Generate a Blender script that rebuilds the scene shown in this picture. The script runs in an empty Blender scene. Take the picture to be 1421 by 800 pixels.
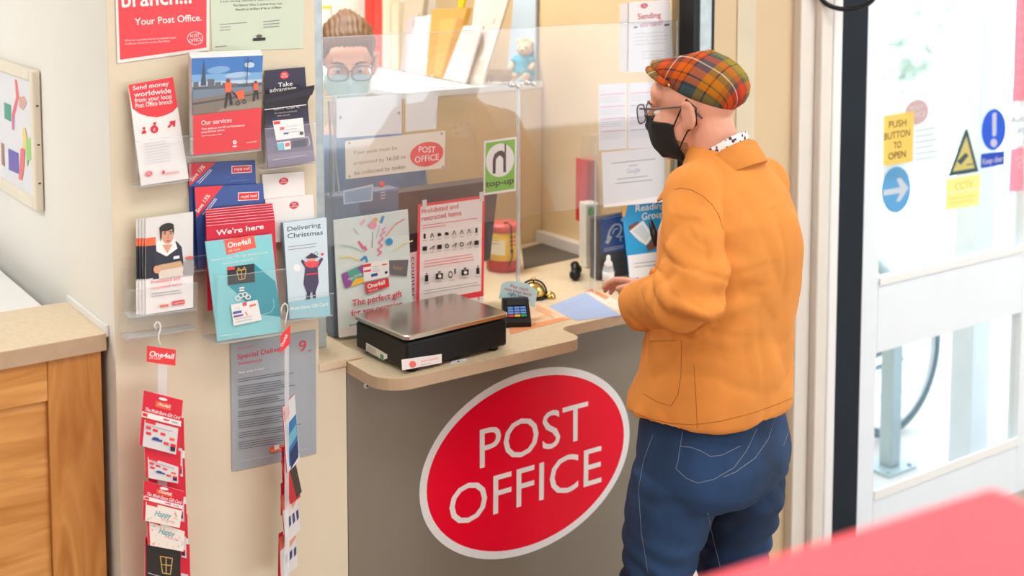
import bpy, bmesh, math, random
import numpy as np
from mathutils import Vector, Matrix, noise
from mathutils.bvhtree import BVHTree
random.seed(4)
S = bpy.context.scene
COL = S.collection
PI = math.pi
# ------------------------------------------------------------------ camera
CF, CX, CY, YAW, PIT, CH = 1771.0, 710.5, 65.4, 0.9584, 0.0834, 2.05
FW = Vector((math.cos(YAW) * math.cos(PIT), math.sin(YAW) * math.cos(PIT), -math.sin(PIT)))
RT = Vector((math.sin(YAW), -math.cos(YAW), 0))
DN = FW.cross(RT)
CAM = Vector((0, 0, CH))
cd = bpy.data.cameras.new('camera')
cam = bpy.data.objects.new('camera', cd)
COL.objects.link(cam)
cam.matrix_world = Matrix(((RT.x, -DN.x, -FW.x, 0), (RT.y, -DN.y, -FW.y, 0), (RT.z, -DN.z, -FW.z, CH), (0, 0, 0, 1)))
cd.sensor_width = 36
cd.sensor_fit = 'HORIZONTAL'
cd.lens = CF / 1421 * 36
cd.shift_y = -(400 - CY) / 1421
cd.clip_start = 0.05
cd.dof.use_dof = True
cd.dof.focus_distance = 2.95
cd.dof.aperture_fstop = 2.4
S.camera = cam


def ray(x, y):
    return RT * ((x - CX) / CF) + DN * ((y - CY) / CF) + FW


def ony(x, y, Y):
    d = ray(x, y); return CAM + d * (Y / d.y)


def onx(x, y, X):
    d = ray(x, y); return CAM + d * (X / d.x)


def onz(x, y, Z):
    d = ray(x, y); return CAM + d * ((Z - CH) / d.z)


def ond(x, y, D):
    return CAM + ray(x, y) * D


# ------------------------------------------------------------------ materials
def lin(c):
    c = c / 255.0
    return c / 12.92 if c <= 0.04045 else ((c + 0.055) / 1.055) ** 2.4


def rgb(c):
    return (lin(c[0]), lin(c[1]), lin(c[2]), 1)


MATS = {}


def mat(name, col, rough=0.5, metal=0.0, var=0.04, scale=8.0, bump=0.0, bscale=200.0, spec=0.5, emit=None, stretch=None):
    if name in MATS: return MATS[name]
    m = bpy.data.materials.new(name); m.use_nodes = True
    nt = m.node_tree; b = nt.nodes['Principled BSDF']
    b.inputs['Roughness'].default_value = rough
    b.inputs['Metallic'].default_value = metal
    b.inputs['Specular IOR Level'].default_value = spec
    tc = nt.nodes.new('ShaderNodeTexCoord')
    mp = nt.nodes.new('ShaderNodeMapping')
    nt.links.new(tc.outputs['Object'], mp.inputs['Vector'])
    if stretch: mp.inputs['Scale'].default_value = stretch
    n = nt.nodes.new('ShaderNodeTexNoise'); n.inputs['Scale'].default_value = scale; n.inputs['Detail'].default_value = 4
    nt.links.new(mp.outputs[0], n.inputs['Vector'])
    r = nt.nodes.new('ShaderNodeValToRGB')
    c = rgb(col)
    r.color_ramp.elements[0].color = tuple(max(0, x * (1 - var)) for x in c[:3]) + (1,)
    r.color_ramp.elements[1].color = tuple(min(1, x * (1 + var)) for x in c[:3]) + (1,)
    r.color_ramp.elements[0].position = .3; r.color_ramp.elements[1].position = .7
    nt.links.new(n.outputs['Fac'], r.inputs['Fac'])
    nt.links.new(r.outputs[0], b.inputs['Base Color'])
    if bump:
        n2 = nt.nodes.new('ShaderNodeTexNoise'); n2.inputs['Scale'].default_value = bscale; n2.inputs['Detail'].default_value = 3
        nt.links.new(mp.outputs[0], n2.inputs['Vector'])
        bp = nt.nodes.new('ShaderNodeBump'); bp.inputs['Strength'].default_value = bump; bp.inputs['Distance'].default_value = 0.002
        nt.links.new(n2.outputs['Fac'], bp.inputs['Height']); nt.links.new(bp.outputs[0], b.inputs['Normal'])
    if emit:
        b.inputs['Emission Color'].default_value = (1, .96, .9, 1); b.inputs['Emission Strength'].default_value = emit
    MATS[name] = m
    return m


BACKLIT = False


def ink(r, g, b):
    if BACKLIT: return thin_print(r, g, b)
    return mat('ink_%d_%d_%d' % (r, g, b), (r, g, b), rough=0.42, var=0.01, scale=30)


def thin_print(r, g, b):
    k = 'thin_print_%d_%d_%d' % (r, g, b)
    if k in MATS: return MATS[k]
    m = mat(k, (r, g, b), rough=.5, var=.01, scale=30); nt = m.node_tree; p = nt.nodes['Principled BSDF']; out = nt.nodes['Material Output']
    t = nt.nodes.new('ShaderNodeBsdfTranslucent'); t.inputs[0].default_value = rgb((r, g, b)); mx = nt.nodes.new('ShaderNodeMixShader'); mx.inputs[0].default_value = .42
    nt.links.new(p.outputs[0], mx.inputs[1]); nt.links.new(t.outputs[0], mx.inputs[2]); nt.links.new(mx.outputs[0], out.inputs[0])
    return m


def clear(name, haze=0.08, tint=(255, 255, 255), rough=0.02, gl=1.0):
    m = bpy.data.materials.new(name); m.use_nodes = True; nt = m.node_tree
    nt.nodes.remove(nt.nodes['Principled BSDF']); out = nt.nodes['Material Output']
    t = nt.nodes.new('ShaderNodeBsdfTransparent'); t.inputs[0].default_value = rgb(tint)
    d = nt.nodes.new('ShaderNodeBsdfDiffuse'); d.inputs[0].default_value = (.9, .92, .95, 1)
    nz = nt.nodes.new('ShaderNodeTexNoise'); nz.inputs['Scale'].default_value = 3
    tc = nt.nodes.new('ShaderNodeTexCoord'); nt.links.new(tc.outputs['Object'], nz.inputs['Vector'])
    mr = nt.nodes.new('ShaderNodeMapRange'); mr.inputs['To Min'].default_value = haze * .7; mr.inputs['To Max'].default_value = haze * 1.3
    nt.links.new(nz.outputs['Fac'], mr.inputs['Value'])
    mx = nt.nodes.new('ShaderNodeMixShader'); nt.links.new(mr.outputs[0], mx.inputs[0])
    nt.links.new(t.outputs[0], mx.inputs[1]); nt.links.new(d.outputs[0], mx.inputs[2])
    g = nt.nodes.new('ShaderNodeBsdfGlossy'); g.inputs['Roughness'].default_value = rough
    fr = nt.nodes.new('ShaderNodeFresnel'); fr.inputs[0].default_value = 1.45
    mu = nt.nodes.new('ShaderNodeMath'); mu.operation = 'MULTIPLY'; mu.inputs[1].default_value = gl; nt.links.new(fr.outputs[0], mu.inputs[0])
    ge = nt.nodes.new('ShaderNodeNewGeometry'); iv = nt.nodes.new('ShaderNodeMath'); iv.operation = 'SUBTRACT'; iv.inputs[0].default_value = 1; nt.links.new(ge.outputs['Backfacing'], iv.inputs[1])
    m3 = nt.nodes.new('ShaderNodeMath'); m3.operation = 'MULTIPLY'; nt.links.new(mu.outputs[0], m3.inputs[0]); nt.links.new(iv.outputs[0], m3.inputs[1]); mu = m3
    m2 = nt.nodes.new('ShaderNodeMixShader'); nt.links.new(mu.outputs[0], m2.inputs[0])
    nt.links.new(mx.outputs[0], m2.inputs[1]); nt.links.new(g.outputs[0], m2.inputs[2])
    nt.links.new(m2.outputs[0], out.inputs[0])
    MATS[name] = m
    return m


def wood(name, c1, c2, stretch):
    m = bpy.data.materials.new(name); m.use_nodes = True; nt = m.node_tree; b = nt.nodes['Principled BSDF']
    b.inputs['Roughness'].default_value = .38
    tc = nt.nodes.new('ShaderNodeTexCoord'); mp = nt.nodes.new('ShaderNodeMapping'); mp.inputs['Scale'].default_value = stretch
    nt.links.new(tc.outputs['Object'], mp.inputs['Vector'])
    n = nt.nodes.new('ShaderNodeTexNoise'); n.inputs['Scale'].default_value = 2.2; n.inputs['Detail'].default_value = 5; n.inputs['Distortion'].default_value = 1.6
    nt.links.new(mp.outputs[0], n.inputs['Vector'])
    r = nt.nodes.new('ShaderNodeValToRGB'); r.color_ramp.elements[0].color = rgb(c1); r.color_ramp.elements[1].color = rgb(c2)
    r.color_ramp.elements[0].position = .32; r.color_ramp.elements[1].position = .66
    nt.links.new(n.outputs['Fac'], r.inputs['Fac']); nt.links.new(r.outputs[0], b.inputs['Base Color'])
    return m


def tartan():
    m = bpy.data.materials.new('tartan_wool'); m.use_nodes = True; nt = m.node_tree; b = nt.nodes['Principled BSDF']
    b.inputs['Roughness'].default_value = .9
    uv = nt.nodes.new('ShaderNodeUVMap'); uv.uv_map = 'UVMap'
    sp = nt.nodes.new('ShaderNodeSeparateXYZ'); nt.links.new(uv.outputs[0], sp.inputs[0])
    stops = [(0, (168, 140, 40)), (.13, (40, 44, 48)), (.15, (168, 140, 40)), (.26, (62, 92, 96)), (.44, (44, 50, 60)), (.47, (226, 106, 34)), (.535, (45, 40, 36)), (.55, (226, 106, 34)),
             (.63, (120, 60, 58)), (.70, (235, 225, 205)), (.715, (120, 60, 58)), (.78, (212, 70, 38)), (.88, (70, 76, 60)), (.93, (128, 118, 52))]
    outs = []
    for ax, off in (('X', .35), ('Y', .02)):
        a = nt.nodes.new('ShaderNodeMath'); a.operation = 'MULTIPLY_ADD'; a.inputs[1].default_value = 1 / .19; a.inputs[2].default_value = off
        nt.links.new(sp.outputs[ax], a.inputs[0])
        f = nt.nodes.new('ShaderNodeMath'); f.operation = 'FRACT'; nt.links.new(a.outputs[0], f.inputs[0])
        r = nt.nodes.new('ShaderNodeValToRGB'); r.color_ramp.interpolation = 'CONSTANT'
        e = r.color_ramp.elements
        e[0].position = 0; e[0].color = rgb(stops[0][1]); e[1].position = stops[1][0]; e[1].color = rgb(stops[1][1])
        for p, c in stops[2:]:
            k = e.new(p); k.color = rgb(c)
        nt.links.new(f.outputs[0], r.inputs[0]); outs.append(r)
    mx = nt.nodes.new('ShaderNodeMixRGB'); mx.inputs[0].default_value = .5
    nt.links.new(outs[0].outputs[0], mx.inputs[1]); nt.links.new(outs[1].outputs[0], mx.inputs[2])
    hs = nt.nodes.new('ShaderNodeHueSaturation'); hs.inputs['Saturation'].default_value = 1.05; hs.inputs['Value'].default_value = .86
    nt.links.new(mx.outputs[0], hs.inputs['Color']); nt.links.new(hs.outputs[0], b.inputs['Base Color'])
    return m


def denim():
    m = mat('denim', (29, 57, 93), rough=.9, var=.72, scale=3.2, bump=.35, bscale=900, stretch=(1.6, 1.6, .8))
    return m


WALL = mat('cream_wall_paint', (228, 217, 192), rough=.75, var=.02, scale=3, bump=.05, bscale=300)
WALLW = mat('white_wall_paint', (236, 234, 228), rough=.75, var=.015, scale=3, bump=.05, bscale=300)
BEIGE = mat('beige_wall_paint', (224, 198, 154), rough=.75, var=.03, scale=3)
WHITE = mat('white_gloss_paint', (238, 238, 238), rough=.35, var=.01)
DOORW = mat('white_powder_coat', (232, 240, 248), rough=.4, var=.01)
TRIMW = mat('trim_paint', (226, 219, 210), rough=.4, var=.02)
LAM = mat('speckled_beige_laminate', (226, 206, 174), rough=.38, var=.06, scale=90)
LAMEDGE = mat('laminate_edging', (190, 164, 134), rough=.45, var=.05, scale=30)
PANEL = mat('grey_laminate_panel', (132, 122, 108), rough=.28, var=.03, scale=4, spec=.6)
STEEL = mat('galvanised_steel', (190, 204, 210), rough=.45, metal=.25, var=.12, scale=35)
SATIN = mat('brushed_steel', (196, 188, 178), rough=.22, metal=1.0, var=.03, scale=5)
BLACK = mat('black_plastic', (11, 12, 15), rough=.42, var=.1, spec=.35)
BLACKM = mat('black_metal', (28, 36, 46), rough=.5, var=.08, spec=.15)
DARK = mat('dark_grey_plastic', (58, 52, 48), rough=.4, var=.1)
PAPER = mat('white_paper', (242, 240, 238), rough=.6, var=.01)
EDGE = mat('paper_edges', (225, 222, 218), rough=.8, var=.12, scale=300, stretch=(1, 30, 1))
ACRY = clear('clear_acrylic', .022, (254, 254, 254), gl=.8)
ACRYE = clear('acrylic_edge', .30, (244, 248, 250))
SCREEN = clear('acrylic_screen', .02, (252, 253, 253), gl=.55)
SCREENU = clear('upper_acrylic_screen', .03, (252, 253, 254), gl=2.3)
GLASS = clear('door_glass', .02, (246, 250, 251), gl=.8)
LENS = clear('spectacle_lens', .02, (245, 245, 248))
OAKV = wood('oak_upright_grain', (172, 104, 36), (212, 150, 78), (9, 9, 1.1))
OAKH = wood('oak_level_grain', (186, 120, 48), (224, 164, 92), (1.1, 9, 9))
SKIN = mat('skin', (226, 164, 138), rough=.55, var=.08, scale=14, bump=.05, bscale=250)
RED = ink(232, 52, 62)
PORED = mat('post_office_red', (246, 0, 46), rough=.32, var=.01, spec=.25)
W = ink(246, 244, 242)
K = ink(26, 24, 26)
G6 = ink(150, 148, 150)
G8 = ink(196, 196, 198)


# ------------------------------------------------------------------ mesh builder
class MB:
    def __init__(s):
        s.v = []; s.f = []; s.mi = []; s.sm = []; s.mats = []; s.M = Matrix.Identity(4); s.uv = None

    def slot(s, m):
        if m not in s.mats: s.mats.append(m)
        return s.mats.index(m)

    def add(s, vs, fs, m, smooth=False):
        k = s.slot(m); o = len(s.v)
        s.v += [tuple(s.M @ Vector(p)) for p in vs]
        for f in fs:
            s.f.append(tuple(o + i for i in f)); s.mi.append(k); s.sm.append(smooth)

    def box(s, x0, x1, y0, y1, z0, z1, m, bev=0.0, seg=2):
        bm = bmesh.new(); bmesh.ops.create_cube(bm, size=1)
        for v in bm.verts:
            v.co = Vector(((x0 + x1) / 2 + v.co.x * (x1 - x0), (y0 + y1) / 2 + v.co.y * (y1 - y0), (z0 + z1) / 2 + v.co.z * (z1 - z0)))
        if bev: bmesh.ops.bevel(bm, geom=bm.edges[:], offset=bev, segments=seg, affect='EDGES', profile=.5)
        s.bm(bm, m, smooth=False)

    def bm(s, bm, m, smooth=False):
        bm.verts.index_update()
        s.add([v.co.copy() for v in bm.verts], [[v.index for v in f.verts] for f in bm.faces], m, smooth); bm.free()

    def prism(s, pts, z0, z1, m, sidem=None, smooth=False):
        n = len(pts)
        s.add([(p[0], p[1], z1) for p in pts], [list(range(n))], m)
        s.add([(p[0], p[1], z0) for p in pts], [list(range(n - 1, -1, -1))], m)
        s.add([(p[0], p[1], z0) for p in pts] + [(p[0], p[1], z1) for p in pts],
              [(i, (i + 1) % n, n + (i + 1) % n, n + i) for i in range(n)], sidem or m, smooth)

    def flat(s, pts, z, m):
        n = len(pts)
        s.add([(p[0], p[1], z) for p in pts], [list(range(n))], m)

    def loft(s, rings, m, caps=True, smooth=True):
        n = len(rings[0]); vs = [p for r in rings for p in r]; fs = []
        for k in range(len(rings) - 1):
            for i in range(n):
                j = (i + 1) % n
                fs.append((k * n + i, k * n + j, (k + 1) * n + j, (k + 1) * n + i))
        if caps:
            fs.append(tuple(range(n - 1, -1, -1))); fs.append(tuple((len(rings) - 1) * n + i for i in range(n)))
        s.add(vs, fs, m, smooth)

    def tube(s, path, r, m, n=8, caps=True, closed=False):
        P = [Vector(p) for p in path]; R = r if isinstance(r, (list, tuple)) else [r] * len(P)
        rings = []; ref = None
        for i, p in enumerate(P):
            if closed: t = P[(i + 1) % len(P)] - P[i - 1]
            else: t = P[min(i + 1, len(P) - 1)] - P[max(i - 1, 0)]
            t.normalize()
            if ref is None: ref = Vector((0, 0, 1)) if abs(t.z) < .9 else Vector((1, 0, 0))
            a = ref - t * ref.dot(t)
            if a.length < 1e-5: a = t.orthogonal()
            a.normalize(); b = t.cross(a); ref = a
            rings.append([p + (a * math.cos(2 * PI * k / n) + b * math.sin(2 * PI * k / n)) * R[i] for k in range(n)])
        if closed: rings.append(rings[0])
        s.loft(rings, m, caps and not closed)

    def lathe(s, prof, m, c=(0, 0, 0), n=28):
        rings = [[(c[0] + r * math.cos(2 * PI * k / n), c[1] + r * math.sin(2 * PI * k / n), c[2] + z) for k in range(n)] for r, z in prof]
        s.loft(rings, m)

    def ell(s, c, r, m, rot=None, nu=18, nv=12):
        c = Vector(c); rings = []
        for j in range(1, nv):
            t = -PI / 2 + PI * j / nv
            rings.append([Vector((r[0] * math.cos(t) * math.cos(2 * PI * i / nu), r[1] * math.cos(t) * math.sin(2 * PI * i / nu), r[2] * math.sin(t))) for i in range(nu)])
        if rot is not None: rings = [[rot @ p for p in q] for q in rings]
        vs = [p + c for q in rings for p in q]
        z = Vector((0, 0, r[2])); z = rot @ z if rot is not None else z
        b = len(vs); vs += [c - z, c + z]; fs = []
        for k in range(len(rings) - 1):
            for i in range(nu):
                j = (i + 1) % nu; fs.append((k * nu + i, k * nu + j, (k + 1) * nu + j, (k + 1) * nu + i))
        L = (len(rings) - 1) * nu
        for i in range(nu):
            j = (i + 1) % nu; fs.append((b, j, i)); fs.append((b + 1, L + i, L + j))
        s.add(vs, fs, m, True)

    def build(s, name, parent=None, origin=None):
        if origin is None:
            a = np.array(s.v); origin = Vector(((a[:, 0].min() + a[:, 0].max()) / 2, (a[:, 1].min() + a[:, 1].max()) / 2, a[:, 2].min()))
        origin = Vector(origin)
        me = bpy.data.meshes.new(name)
        me.from_pydata([tuple(Vector(p) - origin) for p in s.v], [], s.f)
        for m in s.mats: me.materials.append(m)
        me.polygons.foreach_set('material_index', s.mi); me.polygons.foreach_set('use_smooth', s.sm)
        if s.uv is not None:
            l = me.uv_layers.new(name='UVMap')
            for lp in me.loops: l.data[lp.index].uv = s.uv[lp.vertex_index]
        me.update()
        o = bpy.data.objects.new(name, me); COL.objects.link(o)
        place(o, origin, parent)
        return o


ORG = {}


def place(o, origin, parent):
    ORG[o.name] = Vector(origin)
    if parent: o.parent = parent; o.location = Vector(origin) - ORG[parent.name]
    else: o.location = origin


def tag(o, label=None, cat=None, group=None, kind=None):
    if label: o['label'] = label
    if cat: o['category'] = cat
    if group: o['group'] = group
    if kind: o['kind'] = kind
    return o


def thing(name, label, cat, loc, group=None):
    o = bpy.data.objects.new(name, None); COL.objects.link(o); place(o, loc, None); o.empty_display_size = .05
    return tag(o, label, cat, group)


def struct(name, mb, parent=None):
    return tag(mb.build(name, parent), kind='structure')


_T = {}


def glyphs(txt, bold):
    k = (txt, bold)
    if k not in _T:
        cu = bpy.data.curves.new('lettering', 'FONT'); cu.body = txt; cu.size = 1; cu.resolution_u = 3; cu.offset = bold * .55; cu.fill_mode = 'FRONT'
        ob = bpy.data.objects.new('lettering', cu); me = bpy.data.meshes.new_from_object(ob)
        v = np.array([tuple(p.co)[:2] for p in me.vertices]) if len(me.vertices) else np.zeros((0, 2)); f = [tuple(p.vertices) for p in me.polygons]
        bpy.data.objects.remove(ob); bpy.data.curves.remove(cu); bpy.data.meshes.remove(me)
        _T[k] = (v, f)
    return _T[k]


CAPH = 0.70


class Print(MB):
    """a printed sheet on the plane through bl, br, tl; artwork lies on it in thin layers"""

    def __init__(s, tl, tr, br, bl, Yb, Yt=None, t=.0006, paper=None, pts=None, side=None, base=True):
        super().__init__()
        Yt = Yb if Yt is None else Yt
        if pts: BL, BR, TL = [Vector(p) for p in pts]
        else: BL, BR, TL = ony(*bl, Yb), ony(*br, Yb), ony(*tl, Yt)
        s.o = BL; s.u = (BR - BL).normalized(); s.n = s.u.cross(TL - BL).normalized(); s.w = s.n.cross(s.u)
        u, w, n, o = s.u, s.w, s.n, s.o
        s.M = Matrix(((u.x, w.x, n.x, o.x), (u.y, w.y, n.y, o.y), (u.z, w.z, n.z, o.z), (0, 0, 0, 1)))
        s.z = 0.0
        if base:
            q = [s.at(*p) for p in (bl, br, tr, tl)]
            s.prism(q, -t, 0, paper or PAPER, side)

    def at(s, x, y):
        d = ray(x, y); p = CAM + d * ((s.o - CAM).dot(s.n) / d.dot(s.n)) - s.o
        return (p.dot(s.u), p.dot(s.w))

    def up(s):
        s.z += .00018; return s.z

    def Q(s, pts, m):
        s.flat([s.at(*p) for p in pts], s.up(), m)

    def E(s, c, rx, ry, m, sk=0.0, n=40):
        s.Q([(c[0] + rx * math.cos(2 * PI * k / n), c[1] - ry * math.sin(2 * PI * k / n) + sk * rx * math.cos(2 * PI * k / n)) for k in range(n)], m)

    def R(s, c, rx, ry, m, wd=.15, sk=0.0, n=36):
        z = s.up(); a = []; b = []
        for k in range(n):
            C_, S_ = math.cos(2 * PI * k / n), math.sin(2 * PI * k / n)
            a.append(s.at(c[0] + rx * C_, c[1] - ry * S_ + sk * rx * C_)); q = 1 - wd
            b.append(s.at(c[0] + rx * q * C_, c[1] - ry * q * S_ + sk * rx * q * C_))
        s.add([(p[0], p[1], z) for p in a + b], [(i, (i + 1) % n, n + (i + 1) % n, n + i) for i in range(n)], m)

    def L(s, p, q, th, m):
        s.Q([(p[0], p[1] + th / 2), (q[0], q[1] + th / 2), (q[0], q[1] - th / 2), (p[0], p[1] - th / 2)], m)

    def path(s, pts, th, m):
        for p, q in zip(pts[:-1], pts[1:]):
            dx, dy = q[0] - p[0], q[1] - p[1]; l = math.hypot(dx, dy) or 1; nx, ny = -dy / l * th / 2, dx / l * th / 2
            s.Q([(p[0] + nx, p[1] + ny), (q[0] + nx, q[1] + ny), (q[0] - nx, q[1] - ny), (p[0] - nx, p[1] - ny)], m)

    def T(s, txt, p, q, h, m, bold=0.0):
        """text whose baseline runs from pixel p to pixel q, cap height h pixels"""
        v, f = glyphs(txt, bold)
        if not len(v): return
        a = Vector(s.at(*p)); b = Vector(s.at(*q)); d = b - a
        hh = (Vector(s.at(p[0], p[1] - h)) - a).length / CAPH
        x0, x1 = v[:, 0].min(), v[:, 0].max(); k = d.length / (x1 - x0)
        ex = d.normalized(); ey = Vector((-ex.y, ex.x)); z = s.up()
        out = [tuple(a + ex * ((x - x0) * k) + ey * (y * hh)) + (z,) for x, y in v]
        s.add(out, f, m)

    def lines(s, p, q, n, dy, m, th=1.0, slx=0.0, ragged=.25):
        for i in range(n):
            e = 1 - (random.random() * ragged)
            x1 = p[0] + (q[0] - p[0]) * e; y1 = p[1] + (q[1] - p[1]) * e
            s.L((p[0] + slx * i, p[1] + dy * i), (x1 + slx * i, y1 + dy * i), th, m)

    def logo(s, c, rx, ry, sk=-.15, m=None):
        s.E(c, rx, ry, m or RED, sk)
        s.T('POST', (c[0] - rx * .5, c[1] - ry * .05 - sk * rx * -.5 * 1.0), (c[0] + rx * .5, c[1] - ry * .05 + sk * rx * .5), ry * .5, W)
        s.T('OFFICE', (c[0] - rx * .72, c[1] + ry * .58 - sk * rx * .72), (c[0] + rx * .72, c[1] + ry * .58 + sk * rx * .72), ry * .5, W)


# ------------------------------------------------------------------ setting
YP = 2.654          # plane of the counter front and of the leaflet wall
FL = mat('grey_vinyl_floor', (172, 164, 152), rough=.4, var=.08, scale=20)
m = MB(); m.box(-3, 9, -4, YP + .1, -.1, 0, FL); m.box(-3, 2.902, YP + .1, 4.7, -.1, 0, FL); struct('floor', m)
m = MB(); m.box(-3, 9, -4, YP + .1, 2.9, 3.0, WALLW); m.box(-3, 2.902, YP + .1, 4.7, 2.9, 3.0, WALLW); struct('ceiling', m)
m = MB(); m.box(.834, 1.31, YP, YP + .1, 0, 2.9, WALL); struct('wall_leaflets', m)
m = MB(); m.box(.834, .9, YP + .1, 4.7, 0, 2.9, WALLW); m.box(.8335, .834, YP + .001, YP + .1, 0, 2.9, WALLW); struct('wall_left', m)
m = MB(); m.box(-3, 3.0, 4.6, 4.7, 0, 2.9, WALLW); struct('wall_back', m)
m = MB(); m.box(-3.1, -3, -4, 4.7, 0, 2.9, WALLW); struct('wall_far_left', m)
m = MB(); m.box(2.574, 2.902, YP, YP + .1, 0, 2.9, mat('cream_wall_right', (214, 190, 154), rough=.7, var=.02)); struct('wall_right', m)
m = MB(); m.box(2.663, 2.738, YP - .004, YP, 0, 2.9, mat('light_band_colour', (214, 202, 176), rough=.6), .001); struct('wall_light_band', m)  # thin strip coloured paler to stand for lighter shading at a wall edge
m = MB(); m.box(2.5, 2.574, YP + .1, 3.42, 0, 2.9, BEIGE); m.box(2.47, 2.5, YP + .12, 3.4, 1.051, 1.085, TRIMW); struct('wall_booth', m)
m = MB(); m.box(2.84, 2.902, YP + .1, 4.6, 0, 2.9, BEIGE); struct('wall_side', m)
m = MB(); m.box(1.31, 1.381, YP, YP + .02, 0, 1.05, WALL); struct('trim_1', m)
# shop front on the street side: wall pieces around door and window, and an added window behind the viewer
m = MB(); m.box(2.902, 9, YP, YP + .1, 2.35, 2.9, WALLW); m.box(4.45, 4.6, YP, YP + .1, 0, 2.35, WALLW); m.box(8.6, 9, YP, YP + .1, 0, 2.35, WALLW); m.box(4.6, 8.6, YP, YP + .1, 0, .5, WALLW); struct('wall_street', m)
m = MB()
for x in (4.6, 5.9, 7.2, 8.54): m.box(x, x + .06, YP + .02, YP + .08, .5, 2.35, DOORW)
m.box(4.66, 8.54, YP + .02, YP + .08, .5, .56, DOORW); m.box(4.66, 8.54, YP + .02, YP + .08, 2.29, 2.35, DOORW); struct('window_1', m)
m = MB(); m.box(-3, 2.6, -4.1, -4, 0, 2.9, WALLW); m.box(8.4, 9, -4.1, -4, 0, 2.9, WALLW); m.box(2.6, 8.4, -4.1, -4, 2.5, 2.9, WALLW); m.box(2.6, 8.4, -4.1, -4, 0, .25, WALLW); struct('wall_front', m)
m = MB()
for x in (2.6, 5.47, 8.34): m.box(x, x + .06, -4.08, -4.02, .25, 2.5, DOORW)
m.box(2.66, 8.34, -4.08, -4.02, .25, .31, DOORW); m.box(2.66, 8.34, -4.08, -4.02, 2.44, 2.5, DOORW); struct('reflection_window', m)  # unseen window, added to give the screens a bright, hazy reflection
m = MB(); m.box(9, 9.1, -4, YP, 0, 2.9, WALLW); struct('wall_far_right', m)
# door lining with its stepped mouldings
m = MB()
m.box(2.902, 2.966, YP - .03, YP + .1, 0, 2.35, TRIMW, .004)
m.box(2.966, 3.018, YP - .055, YP + .1, 0, 2.35, TRIMW, .006)
m.box(3.018, 3.050, YP - .012, YP + .1, 0, 2.35, mat('grey_seal', (196, 194, 188), rough=.5))
m.box(3.050, 3.093, YP - .03, YP + .1, 0, 2.35, WHITE, .008)
struct('trim_2', m)
m = MB(); m.box(3.093, 3.222, YP - .02, YP + .1, 0, 2.35, BLACKM, .004); struct('trim_3', m)
# street outside
m = MB(); m.box(2.902, 16, YP + .1, 16, -.12, -.02, mat('pale_paving', (205, 205, 206), rough=.8, var=.06, scale=3)); struct('pavement', m)
m = MB(); m.box(9.0, 15.8, 13.0, 13.6, -.02, 5.2, mat('pale_render', (226, 226, 222), rough=.8)); struct('building', m)

# door: white frame leaf, two panes
DX0, DX1 = 3.222, 4.445
door = bpy.data.objects.new('door_1', None); COL.objects.link(door); place(door, (3.8, YP, 0), None); door['kind'] = 'structure'
xs = ony(1421, 440, YP).x
LX0, LX1 = 3.325, 4.13
m = MB(); m.box(DX0, LX0, YP, YP + .045, .02, 2.34, DOORW, .004); m.box(LX1, DX1, YP, YP + .045, .02, 2.34, DOORW, .004); tag(m.build('stile', door), kind='structure')
m = MB(); m.box(LX0, LX1, YP, YP + .045, .02, .205, DOORW, .003); m.box(LX0, LX1, YP, YP + .045, .70, .945, DOORW, .003); m.box(LX0, LX1, YP, YP + .045, 2.2, 2.34, DOORW, .003)
m.box(LX0, LX1, YP - .006, YP + .001, .205, .235, WHITE); m.box(LX0, LX1, YP - .008, YP + .001, .93, .955, WHITE); tag(m.build('rail', door), kind='structure')
m = MB(); m.box(LX0, LX1, YP + .018, YP + .026, .205, .70, GLASS); m.box(LX0, LX1, YP + .018, YP + .026, .945, 2.2, GLASS); tag(m.build('pane', door), kind='structure')
# outer lobby posts seen through the panes
for k, (x, y) in enumerate(((4.86, 3.45), (4.02, 2.78))):
    pass
m = MB()
a = onz(1345, 643, 0); m.box(a.x, a.x + .12, a.y, a.y + .10, -.02, 2.6, mat('lobby_post_paint', (226, 234, 240), rough=.5), .006)
tag(m.build('lobby_post'), 'white square post standing outside behind the door panes', 'post')

# ------------------------------------------------------------------ counter
ctr = thing('service_counter', 'long service counter with grey front panel and beige worktop behind the standing man', 'counter', (1.95, YP, 0))
m = MB(); m.box(1.383, 2.50, YP, YP + .022, 0, 1.022, PANEL); m.build('front_panel', ctr)


def rounded(pts, rad, seg=8):
    out = []; n = len(pts)
    for i, p in enumerate(pts):
        r = rad[i]
        if not r: out.append(p); continue
        p = Vector(p); a = (Vector(pts[i - 1]) - p).normalized(); b = (Vector(pts[(i + 1) % n]) - p).normalized()
        ang = a.angle(b); d = r / math.tan(ang / 2); c = p + (a + b).normalized() * (r / math.sin(ang / 2))
        s0 = p + a * d - c; s1 = p + b * d - c
        a0 = math.atan2(s0.y, s0.x); a1 = math.atan2(s1.y, s1.x); da = (a1 - a0 + PI) % (2 * PI) - PI
        for k in range(seg + 1):
            t = a0 + da * k / seg; out.append((c.x + r * math.cos(t), c.y + r * math.sin(t)))
    return out


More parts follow.
